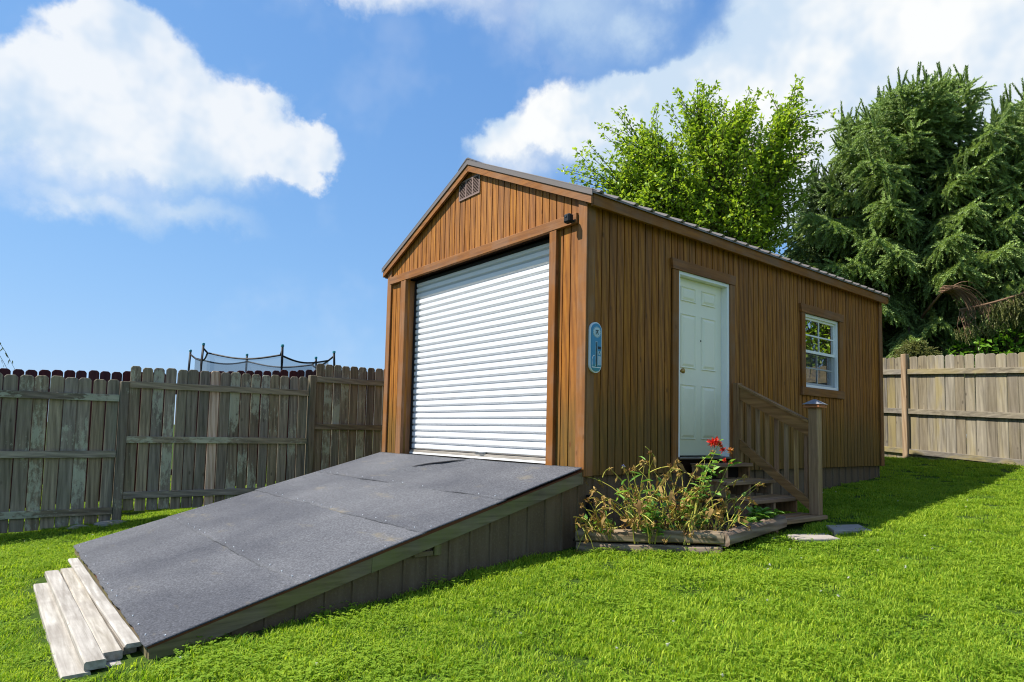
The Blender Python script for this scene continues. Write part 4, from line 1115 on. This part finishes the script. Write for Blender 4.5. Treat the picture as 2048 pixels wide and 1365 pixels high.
tg = blob_targets(rg, [(-4.1, 8.35, 6.2, 1.25, 1.25, 1.75), (-5.0, 7.3, 6.1, 1.0, 1.0, 1.2), (-3.1, 9.4, 6.6, .75, .75, 1.45), (-4.3, 8.1, 7.2, .8, .8, 1.0), (-5.4, 6.75, 5.7, .75, .7, .75), (-4.2, 8.4, 4.8, 1.5, 1.6, 1.2), (-4.9, 7.4, 5.6, 1.2, 1.2, 1.0), (-3.5, 9.0, 5.8, .9, .9, 1.2), (-5.2, 7.0, 6.4, .85, .85, 1.0), (-3.5, 9.0, 7.2, .7, .7, .8), (-5.5, 6.6, 6.0, .75, .75, .8), (-5.1, 7.1, 5.5, 1.2, 1.2, .8)], 1750)
for (x, y, z) in ((-4.07, 8.07, 8.33), (-4.15, 7.95, 8.15), (-2.9, 9.5, 8.25), (-3.0, 9.4, 8.1), (-6.15, 5.75, 6.3), (-6.05, 5.9, 6.75), (-6.2, 5.75, 6.1), (-5.45, 6.5, 7.6), (-5.6, 6.3, 7.2), (-4.7, 7.4, 7.85), (-4.9, 7.2, 7.6), (-3.5, 8.9, 8.1), (-2.65, 9.9, 7.5), (-2.7, 9.9, 7.2)):
    for k in range(3): tg.append((x+rg.normal(0, .13), y+rg.normal(0, .13), z+rg.normal(0, .10)))
nt += leafy_tree((-4.2, 8.6, .15), tg, 'bright green leafy tree with many stems behind the shed roof', 21, M_leaf, .108, per=46, nstem=18)
# shrubs above the right fence
tg = blob_targets(rg, [(.15, 11.0, 2.2, .95, .6, .55), (.9, 11.2, 2.15, .7, .6, .7), (-.15, 10.7, 1.9, .5, .5, .55)], 150)
nt += leafy_tree((.2, 11.1, .2), tg, 'broad-leaved green shrub rising above the right fence', 22, M_vine, .15, name='leafy_shrub', per=18, cat='shrub', stem_r=.025, nstem=5)
tg = blob_targets(rg, [(2.6, 10.2, 2.6, 1.3, .9, 1.5), (4.2, 9.6, 2.4, 1.2, .9, 1.4)], 420)
nt += leafy_tree((3.2, 10.2, .2), tg, 'green shrub outside the right edge, mirrored in the window', 23, M_leaf, .14, name='leafy_shrub', per=20, cat='shrub', stem_r=.04, nstem=6)
def young_conifer():
    rng = np.random.default_rng(31); base = np.array((-.72, 9.6, .15)); root = tag(empty('young_conifer', tuple(base)), 'small rounded yellow-green conifer peeking over the right fence', 'shrub')
    MB().tube([tuple(base), tuple(base+[0, 0, 2.0])], [.04, .01], 6).build('trunk', M_bark, root, origin=tuple(base))
    P, D, S, Rn = [], [], [], []
    for i in range(900):
        a = rng.uniform(0, 6.28); ph = rng.uniform(0, 1.45); r_ = rng.uniform(.6, 1.0)
        v = np.array([math.cos(a)*math.cos(ph)*.42, math.sin(a)*math.cos(ph)*.42, math.sin(ph)*.55]); p = base+[0, 0, 1.55]+v*r_
        P.append(p); D.append(unit(v*.6+np.array([0, 0, -.35])+rng.normal(0, .1, 3))); S.append(rng.uniform(.12, .18)); Rn.append(rng.random()*.6+.4*(r_-.6)/.4)
    tv, tf = shoot_template(np.random.default_rng(4), 20); P = np.array(P); D, A, B = frames(np.array(D), rng)
    V, F, r_ = place(tv, tf, P, D, A, B, np.array(S), rng, np.array(Rn)); link('crown', npmesh('crown', V-base, F, M_yewtip, r_), tuple(base), root)
young_conifer()
def dead_branch():
    rng = np.random.default_rng(41); o = np.array((-.17, 9.45, 3.15)); b = MB()
    for i in range(60):
        a = rng.uniform(-.5, .7); L = rng.uniform(.25, .75)
        p = o+np.array([rng.uniform(-.1, .1), rng.uniform(-.1, .1), rng.uniform(-.05, .05)]); pts = [p]
        d = np.array([.63*math.cos(a), .77*math.cos(a), .55+rng.normal(0, .15)])
        for k in range(7): d = unit(d+np.array([.02, .02, -.33])+rng.normal(0, .08, 3)); p = p+d*L/7*1.3; pts.append(p.copy())
        b.tube([tuple(q) for q in pts], [.009*(1-.1*k) for k in range(8)], 3, cap=False)
    pts = [np.array((-1.6, 11.9, 2.7)), np.array((-.9, 10.7, 3.0)), o]
    b.tube([tuple(q) for q in pts], [.04, .03, .015], 5)
    tag(b.build('dead_branch', M_deadtwig, None), 'dead brown drooping spruce branch hanging in front of the green boughs', 'branch')
    b = MB(); p0 = np.array((-.02, 9.75, 2.80))
    limb = [p0+np.array([.63, .77, .19])*t*1.0+np.array([0, 0, .08*t*t]) for t in np.linspace(0, 2.2, 12)]
    b.tube([tuple(q) for q in limb], [.022]*12, 5)
    P, D, S = [], [], []
    for i in range(420):
        t = rng.uniform(0, 11); k = int(min(t, 10)); q = limb[k]+(limb[k+1]-limb[k])*(t-k); L = rng.uniform(.1, .6)
        if i % 4 == 0: b.tube([tuple(q), tuple(q+np.array([rng.normal(0, .05), rng.normal(0, .05), -L*.5])), tuple(q+np.array([rng.normal(0, .08), rng.normal(0, .08), -L]))], [.006, .004, .003], 3, cap=False)
        for z in np.arange(.05 if t > 3 else .35, L, .09):
            P.append(q+np.array([rng.normal(0, .07), rng.normal(0, .07), -z])); D.append([rng.normal(0, .3), rng.normal(0, .3), -1]); S.append(rng.uniform(.11, .17))
    root = tag(empty('drooping_bough', tuple(p0)), 'long bare-topped bough with hanging yellow-green twigs at the right edge', 'branch')
    b.build('bough', M_deadtwig, root, origin=tuple(p0))
    tv, tf = shoot_template(np.random.default_rng(6), 18); Dn, A, B = frames(np.array(D), rng)
    V, F, r_ = place(tv, tf, np.array(P), Dn, A, B, np.array(S), rng); link('needles', npmesh('needles', V-p0, F, M_yewtip, r_), tuple(p0), root)
dead_branch()
def willow():
    rng = np.random.default_rng(51); base = np.array((-8.75, -6.15, -1.1)); root = tag(empty('weeping_tree', tuple(base)), 'weeping tree whose hanging twig tips touch the left picture edge', 'tree')
    MB().tube([tuple(base), tuple(base+[.1, .1, 1.8]), tuple(base+[.0, .2, 3.4])], [.14, .10, .05], 8).build('trunk', M_bark, root, origin=tuple(base))
    tw = MB(); P, D, S = [], [], []
    ends = [(rng.normal(0, .9), rng.normal(0, .9)) for _ in range(60)]+[(1.17+rng.normal(0, .03), 1.87+rng.normal(0, .05)) for _ in range(5)]
    for i, (dx, dy) in enumerate(ends):
        t0 = base+[0, .2, 3.3]; tip = base+np.array([dx, dy, 2.15+rng.uniform(-.15, .4)]); top = base+np.array([dx*.7, dy*.7, 3.9])
        pts = [(1-q)**2*t0+2*q*(1-q)*top+q*q*tip for q in np.linspace(0, 1, 12)]
        tw.tube([tuple(p) for p in pts], [.010-.0007*k for k in range(12)], 3, cap=False)
        for q in np.linspace(.3, 1, 46):
            P.append((1-q)**2*t0+2*q*(1-q)*top+q*q*tip+rng.normal(0, .02, 3)); D.append(np.array([rng.normal(0, .35), rng.normal(0, .35), -1])); S.append(rng.uniform(.05, .08))
    tw.build('twigs', M_twig, root, origin=tuple(base))
    lv = LEAF_V*np.array([.45, 1, 1]); Dn, A, B = frames(np.array(D), rng)
    V, F, r_ = place(lv, LEAF_F, np.array(P), Dn, A, B, np.array(S), rng); link('crown', npmesh('crown', V-base, F, M_will, r_), tuple(base), root)
willow()

# ------------------------------------------------------------------ flower bed plants
def curve(p, d, L, n, bend, rng, jit=.06):
    pts = [np.array(p, float)]; d = unit(np.array(d, float))
    for k in range(n):
        d = unit(d+np.array([0, 0, -bend/n])+rng.normal(0, jit, 3)); pts.append(pts[-1]+d*L/n)
    return pts
def crumple(rng, n, size):
    """template cluster: twisted dry bits"""
    V, F = [], []
    for i in range(n):
        d = unit(rng.normal(size=3)+np.array([0, .2, 0])); a = unit(np.cross(d, rng.normal(size=3))); p = rng.normal(0, .25, 3)*size
        w = size*rng.uniform(.10, .28); L = size*rng.uniform(.4, 1.0); o = len(V)
        V += [p-a*w, p+a*w, p+d*L*.6+a*w*.7+rng.normal(0, .08, 3)*size, p+d*L*.6-a*w*.7, p+d*L+rng.normal(0, .1, 3)*size]
        F += [(o, o+1, o+2), (o, o+2, o+3), (o+3, o+2, o+4)]
    return np.array(V), np.array(F)
def dead_clump(base, label, seed, n=14, h=.6, spread=.7, lean=(0, 0), heads=.8):
    rng = np.random.default_rng(seed); base = np.array((base[0], base[1], float(gz(base[0], base[1]))+.07))
    root = tag(empty('withered_plant', tuple(base)), label, 'plant', 'withered plants in the flower bed')
    st = MB(); HP, LP, LD = [], [], []; VV, FF, RR, off = [], [], [], 0
    GP, GD = [], []
    for i in range(int(n*1.35)):
        a = rng.uniform(0, 6.28); d = np.array([math.cos(a)*spread*rng.uniform(.2, 1)+lean[0], math.sin(a)*spread*rng.uniform(.2, 1)+lean[1], 1])
        L = h*rng.uniform(.6, 1.25)
        pts = curve(base+np.array([rng.normal(0, .06), rng.normal(0, .06), 0]), d, L, 9, rng.uniform(.3, 1.7), rng)
        pts = [np.array([q[0], q[1], max(q[2], base[2]+.02)]) for q in pts]
        st.tube([tuple(p) for p in pts], [.0048*(1-.06*k) for k in range(10)], 5)
        if rng.random() < heads: HP.append(pts[-1])
        for k in range(3, 10):
            if rng.random() < .42:
                d2 = unit(rng.normal(0, .5, 3)+np.array([0, 0, -.9])); LP.append(pts[k]); LD.append(d2)
            if rng.random() < .22:
                q = curve(pts[k], unit(rng.normal(0, .6, 3)+np.array([0, 0, .5])), rng.uniform(.08, .2), 5, rng.uniform(.3, 1.6), rng); st.tube([tuple(p) for p in q], [.0036]*6, 4)
                if rng.random() < .7: HP.append(q[-1])
            if k < 8 and rng.random() < .42: GP.append(pts[k]); GD.append(unit(rng.normal(0, .6, 3)+np.array([0, 0, .4])))
    stm = st.build('stems', M_stem, root, origin=tuple(base))
    stm.data.attributes.new('rnd', 'FLOAT', 'FACE').data.foreach_set('value', rng.random(len(stm.data.polygons)).astype(np.float32))
    HP = np.array(HP); D, A, B = frames(rng.normal(size=HP.shape), rng)
    tv, tf = crumple(np.random.default_rng(8), 16, 1.0)
    V, F, r_ = place(tv, tf, HP, D, A, B, rng.uniform(.022, .042, len(HP)), rng); link('seed_heads', npmesh('seed_heads', V-base, F, M_dead, r_), tuple(base), root)['kind'] = 'stuff'
    LP, LD = np.array(LP), np.array(LD); D, A, B = frames(LD, rng)
    strip = np.array([(-.09, 0, 0), (.09, 0, 0), (.14, .3, .10), (-.10, .3, .16), (.06, .62, -.05), (-.13, .6, .05), (.0, 1.0, .12)], float); sf = np.array([(0, 1, 2), (0, 2, 3), (3, 2, 4), (3, 4, 5), (5, 4, 6)])
    V, F, r_ = place(strip, sf, LP, D, A, B, rng.uniform(.05, .13, len(LP)), rng); link('withered_leaves', npmesh('withered_leaves', V-base, F, M_dead, r_), tuple(base), root)['kind'] = 'stuff'
    if len(GP):
        GP, GD = np.array(GP), np.array(GD); D, A, B = frames(GD, rng)
        V, F, r_ = place(LEAF_V, LEAF_F, GP, D, A, B, rng.uniform(.03, .06, len(GP)), rng); link('green_leaves', npmesh('green_leaves', V-base, F, M_gleaf, r_), tuple(base), root)['kind'] = 'stuff'
dead_clump((.26, .06), 'sprawling withered plant at the ramp end of the flower bed', 61, 10, .40, .65, (-.05, -.25))
dead_clump((.50, .24), 'tall withered plant with brown seed heads left of the bed centre', 62, 17, .64, .36, (0, -.15))
dead_clump((.66, .34), 'dense withered plant in the middle front of the bed', 63, 15, .50, .5, (-.05, .0))
dead_clump((.60, .52), 'withered plant with yellow stalks behind the bed centre', 64, 12, .62, .38, (0, .10))
dead_clump((.86, .60), 'low tangled withered plant just behind the corner of the timbers', 65, 11, .34, .6, (-.10, .0))
dead_clump((.84, .82), 'withered plant with long yellow stalks leaning towards the steps', 66, 4, .52, .3, (.0, .32))
dead_clump((.14, -.04), 'thin dry stalks beside the skirting next to the ramp', 67, 4, .48, .5, (-.0, -.4), heads=.5)

def leafy_plant(base, label, seed, stems, leaf, h, lean=(0, 0), flowers=None, narrow=1.0, name='leafy_plant', per=9, spread=.4, cat='plant'):
    rng = np.random.default_rng(seed); base = np.array((base[0], base[1], float(gz(base[0], base[1]))+.07)); root = tag(empty(name, tuple(base)), label, cat)
    st = MB(); P, D, tips = [], [], []
    for i in range(stems):
        a = rng.uniform(0, 6.28); d = np.array([math.cos(a)*spread*rng.random()+lean[0], math.sin(a)*spread*rng.random()+lean[1], 1])
        pts = curve(base+rng.normal(0, .02, 3)*[1, 1, 0], d, h*rng.uniform(.7, 1.1), 8, .15, rng, .05); st.tube([tuple(p) for p in pts], [.006*(1-.08*k) for k in range(9)], 5); tips.append(pts[-1])
        k0 = 1 if h < .35 else (5 if flowers else 2)
        for k in range(k0, 9):
            for q in range(per//3):
                a = rng.uniform(0, 6.28); P.append(pts[k]+rng.normal(0, .012, 3)); D.append(np.array([math.cos(a), math.sin(a), rng.uniform(-.2, .7)]))
    s_ = st.build('stems', M_stem, root, origin=tuple(base)); s_.data.attributes.new('rnd', 'FLOAT', 'FACE').data.foreach_set('value', (rng.random(len(s_.data.polygons))*.5).astype(np.float32))
    P, D = np.array(P), unit(np.array(D)); upv = unit(np.array([[0, 0, 1.0]])+rng.normal(0, .3, D.shape)); A = unit(np.cross(D, upv)); B = np.cross(A, D)
    V, F, r_ = place(LEAF_V*np.array([narrow, 1, 1]), LEAF_F, P, D, A, B, leaf*rng.uniform(.6, 1.2, len(P)), rng); link('leaves', npmesh('leaves', V-base, F, M_gleaf, r_), tuple(base), root)
    if flowers:
        for (fx, fy, fz, sz, m_) in flowers:
            c = np.array((fx, fy, fz)); n = 34; tv = np.array([(-.12, 0, 0), (.12, 0, 0), (.10, .7, .05), (-.10, .7, .05), (0, 1, -.12)]); tf = np.array([(0, 1, 2), (0, 2, 3), (3, 2, 4)])
            D, A, B = frames(unit(rng.normal(size=(n, 3))+np.array([0, 0, .5])), rng)
            V, F, r_ = place(tv, tf, np.repeat(c[None], n, 0), D, A, B, sz*rng.uniform(.6, 1.1, n), rng); link('flower', npmesh('flower', V-c, F, m_, r_), tuple(c), root)
leafy_plant((.82, .34), 'leafy plant with red and orange flowers in front of the white door', 71, 7, .075, .84, (.0, .50), per=9, spread=.14,
            flowers=[(.85, .66, .312, .055, M_red), (.85, .70, .325, .050, M_red), (.86, .745, .30, .038, M_red), (.86, .79, .255, .036, M_red), (.86, .905, .245, .042, M_orange), (.86, .77, .285, .024, M_orange), (.88, .78, .165, .030, M_red), (.88, .87, .14, .024, M_orange)])
leafy_plant((.90, 1.33), 'low bright green leafy plant beside the lowest step', 72, 7, .085, .17, (0, .1), per=12, spread=.9)
leafy_plant((.92, 1.08), 'small green seedling cluster behind the angled timber', 73, 6, .055, .12, (0, .05), per=9, spread=.9)
leafy_plant((.60, .18), 'upright green plant with round leaves among the withered stalks', 74, 4, .085, .40, (0, 0), per=6, spread=.25)
leafy_plant((.48, .10), 'tall plant with long narrow green leaves left in the bed', 75, 3, .14, .62, (-.02, -.05), per=4, spread=.2, narrow=.28,
            flowers=[(.40, .06, .10, .02, M_blue)])
leafy_plant((.72, .50), 'green plant with round leaves at the centre of the bed', 76, 3, .08, .40, (0, .05), per=6, spread=.25)

# ------------------------------------------------------------------ lawn
def grass():
    rng = np.random.default_rng(91)
    def tuft(seed, n, rad, hmin, hmax, wid, clover=0):
        r_ = np.random.default_rng(seed); V, F, Q, tp = [], [], [], []
        for i in range(n):
            a = r_.uniform(0, 6.28); q = rad*math.sqrt(r_.random()); p = np.array([q*math.cos(a), q*math.sin(a), -.006])
            az = r_.uniform(0, 6.28); h = r_.uniform(hmin, hmax); ln = r_.uniform(.3, 1.35); w = wid*r_.uniform(.7, 1.3)
            d = np.array([math.cos(az), math.sin(az), 0]); s = np.array([-math.sin(az), math.cos(az), 0])*w/2
            m1 = p+np.array([0, 0, h*.55])+d*h*.22*ln; m2 = p+np.array([0, 0, h*(.95-.22*ln)])+d*h*.70*ln
            o = len(V); V += [p-s, p+s, m1-s*.9, m1+s*.9, m2]
            F += [(o, o+1, o+3), (o, o+3, o+2), (o+2, o+3, o+4)]; g = r_.random(); Q += [g]*3
        for i in range(clover):
            a = r_.uniform(0, 6.28); q = rad*math.sqrt(r_.random()); c = np.array([q*math.cos(a), q*math.sin(a), r_.uniform(.022, .045)])
            for k in range(3):
                b = r_.uniform(0, .4)+k*2.094; d = np.array([math.cos(b), math.sin(b), r_.uniform(0, .3)]); s = np.array([-math.sin(b), math.cos(b), 0]); L = r_.uniform(.010, .016)
                o = len(V); V += [c, c+d*L*.7+s*L*.5, c+d*L, c+d*L*.7-s*L*.5]; F += [(o, o+1, o+2), (o, o+2, o+3)]; Q += [.25+.3*r_.random()]*2
        return npmesh('tuft', np.array(V), np.array(F), M_grass, np.array(Q))
    tufts = [tuft(1, 240, .13, .020, .052, .0049), tuft(2, 250, .13, .018, .046, .0049), tuft(3, 170, .13, .016, .040, .0047, 38), tuft(4, 200, .12, .024, .072, .0046, 8)]
    # points
    def inpoly(x, y, poly):
        c = np.zeros(len(x), bool); n = len(poly)
        for i in range(n):
            (x0, y0), (x1, y1) = poly[i], poly[(i+1) % n]
            cond = ((y0 > y) != (y1 > y)); c ^= cond & (x < (x1-x0)*(y-y0)/(y1-y0+1e-12)+x0)
        return c
    N = 90000
    x = rng.uniform(-12, 7.5, N*3); y = rng.uniform(-5.6, 9.0, N*3)
    dist = np.hypot(x-CAM.x, y-CAM.y)
    dens = np.where(dist < 5, 95, np.where(dist < 8, 75, 52)); dens = np.where(x < -5.9, 18, dens)
    area = 19.5*14.6; keep = rng.random(N*3) < dens*area/(N*3)
    # view wedge, with a wide margin
    ax = np.degrees(np.arctan2((x-CAM.x)*rt.x+(y-CAM.y)*rt.y, (x-CAM.x)*fw.x+(y-CAM.y)*fw.y)); keep &= (np.abs(ax) < 52) & (dist > 1.6)
    keep &= ~((x > -SW-.02) & (x < .035) & (y > RY-.02) & (y < SL+.02))
    keep &= ~inpoly(x, y, [(.0, -.20), (1.08, .50), (1.06, 1.5), (.98, 2.42), (.0, 2.42)])
    for poly in ([(1.085, 1.41), (1.29, 1.23), (1.46, 1.60), (1.25, 1.77)], [(1.12, 2.06), (1.34, 1.75), (1.50, 2.12), (1.26, 2.42)]): keep &= ~inpoly(x, y, poly)
    keep &= ~((x > -2.75) & (x < 0.05) & (y > -3.76) & (y < RY+.01)); keep &= ~((x > -3.02) & (x < -.1) & (y > -3.45) & (y < RY+.01))
    keep &= y < 8.363-.28*(x+.463)+.9
    x, y = x[keep], y[keep]; n = len(x); z = gz(x, y)
    me = bpy.data.meshes.new('grass_points'); me.vertices.add(n); me.vertices.foreach_set('co', np.stack([x, y, z], -1).astype(np.float32).ravel())
    patch = np.sin(1.3*x+.7*np.sin(1.9*y))+np.sin(1.7*y+1.1*np.sin(1.2*x+1))
    idx = np.where(rng.random(n) < .16+.14*patch.clip(0, 1), 2, rng.integers(0, 2, n)); idx = np.where(rng.random(n) < .05, 3, idx)
    sc = rng.uniform(.85, 1.15, n)*(1+.06*patch)
    near = ((x > .03) & (x < .12) & (y < -.2) & (y > RY)) | ((x > 1.0) & (x < 1.2) & (y > .4) & (y < 1.5)); sc = np.where(near, sc*1.25, sc)
    me.attributes.new('idx', 'INT', 'POINT').data.foreach_set('value', idx.astype(np.int32))
    me.attributes.new('sc', 'FLOAT', 'POINT').data.foreach_set('value', sc.astype(np.float32))
    me.attributes.new('rot', 'FLOAT_VECTOR', 'POINT').data.foreach_set('vector', np.stack([rng.normal(0, .05, n), rng.normal(0, .05, n), rng.uniform(0, 6.28, n)], -1).astype(np.float32).ravel())
    me.update()
    ob = link('grass', me, (0, 0, 0)); ob['kind'] = 'stuff'; ob['label'] = 'short bright green lawn grass with clover'; ob['category'] = 'grass'
    ng = bpy.data.node_groups.new('lawn', 'GeometryNodeTree')
    ng.interface.new_socket('Geometry', in_out='INPUT', socket_type='NodeSocketGeometry'); ng.interface.new_socket('Geometry', in_out='OUTPUT', socket_type='NodeSocketGeometry')
    G = NT(ng); gi, go = G.n('NodeGroupInput'), G.n('NodeGroupOutput')
    join = G.n('GeometryNodeJoinGeometry')
    def named(nm, t): return G.n('GeometryNodeInputNamedAttribute', {'Name': nm}, data_type=t).outputs[0]
    ai, as_, ar = named('idx', 'INT'), named('sc', 'FLOAT'), named('rot', 'FLOAT_VECTOR')
    for k, tm in enumerate(tufts):
        src = bpy.data.objects.new('grass_tuft', tm)
        oi = G.n('GeometryNodeObjectInfo'); oi.inputs['Object'].default_value = src
        cmp_ = G.n('FunctionNodeCompare', data_type='INT', operation='EQUAL'); ng.links.new(ai, cmp_.inputs[2]); cmp_.inputs[3].default_value = k
        ins = G.n('GeometryNodeInstanceOnPoints'); ng.links.new(gi.outputs[0], ins.inputs['Points']); ng.links.new(cmp_.outputs[0], ins.inputs['Selection'])
        ng.links.new(oi.outputs['Geometry'], ins.inputs['Instance']); ng.links.new(ar, ins.inputs['Rotation']); ng.links.new(as_, ins.inputs['Scale'])
        ng.links.new(ins.outputs[0], join.inputs[0])
    ng.links.new(join.outputs[0], go.inputs[0])
    md = ob.modifiers.new('lawn', 'NODES'); md.node_group = ng
    # clover flowers
    k = rng.random(n) < .012*(1+patch.clip(-1, 2)); fx, fy = x[k], y[k]; keepf = np.hypot(fx-CAM.x, fy-CAM.y) < 9; fx, fy = fx[keepf], fy[keepf]
    tv, tf = crumple(np.random.default_rng(9), 14, 1.0); P = np.stack([fx, fy, gz(fx, fy)+.05], -1)
    D, A, B = frames(rng.normal(size=P.shape), rng); V, F, r_ = place(tv, tf, P, D, A, B, rng.uniform(.008, .013, len(P)), rng)
    cf = link('clover_flowers', npmesh('clover_flowers', V, F, M_clover, r_), (0, 0, 0)); cf['kind'] = 'stuff'; cf['label'] = 'tiny white clover flowers scattered in the lawn'; cf['category'] = 'flowers'
    print('grass tufts', n, 'tree tris', nt)
grass()
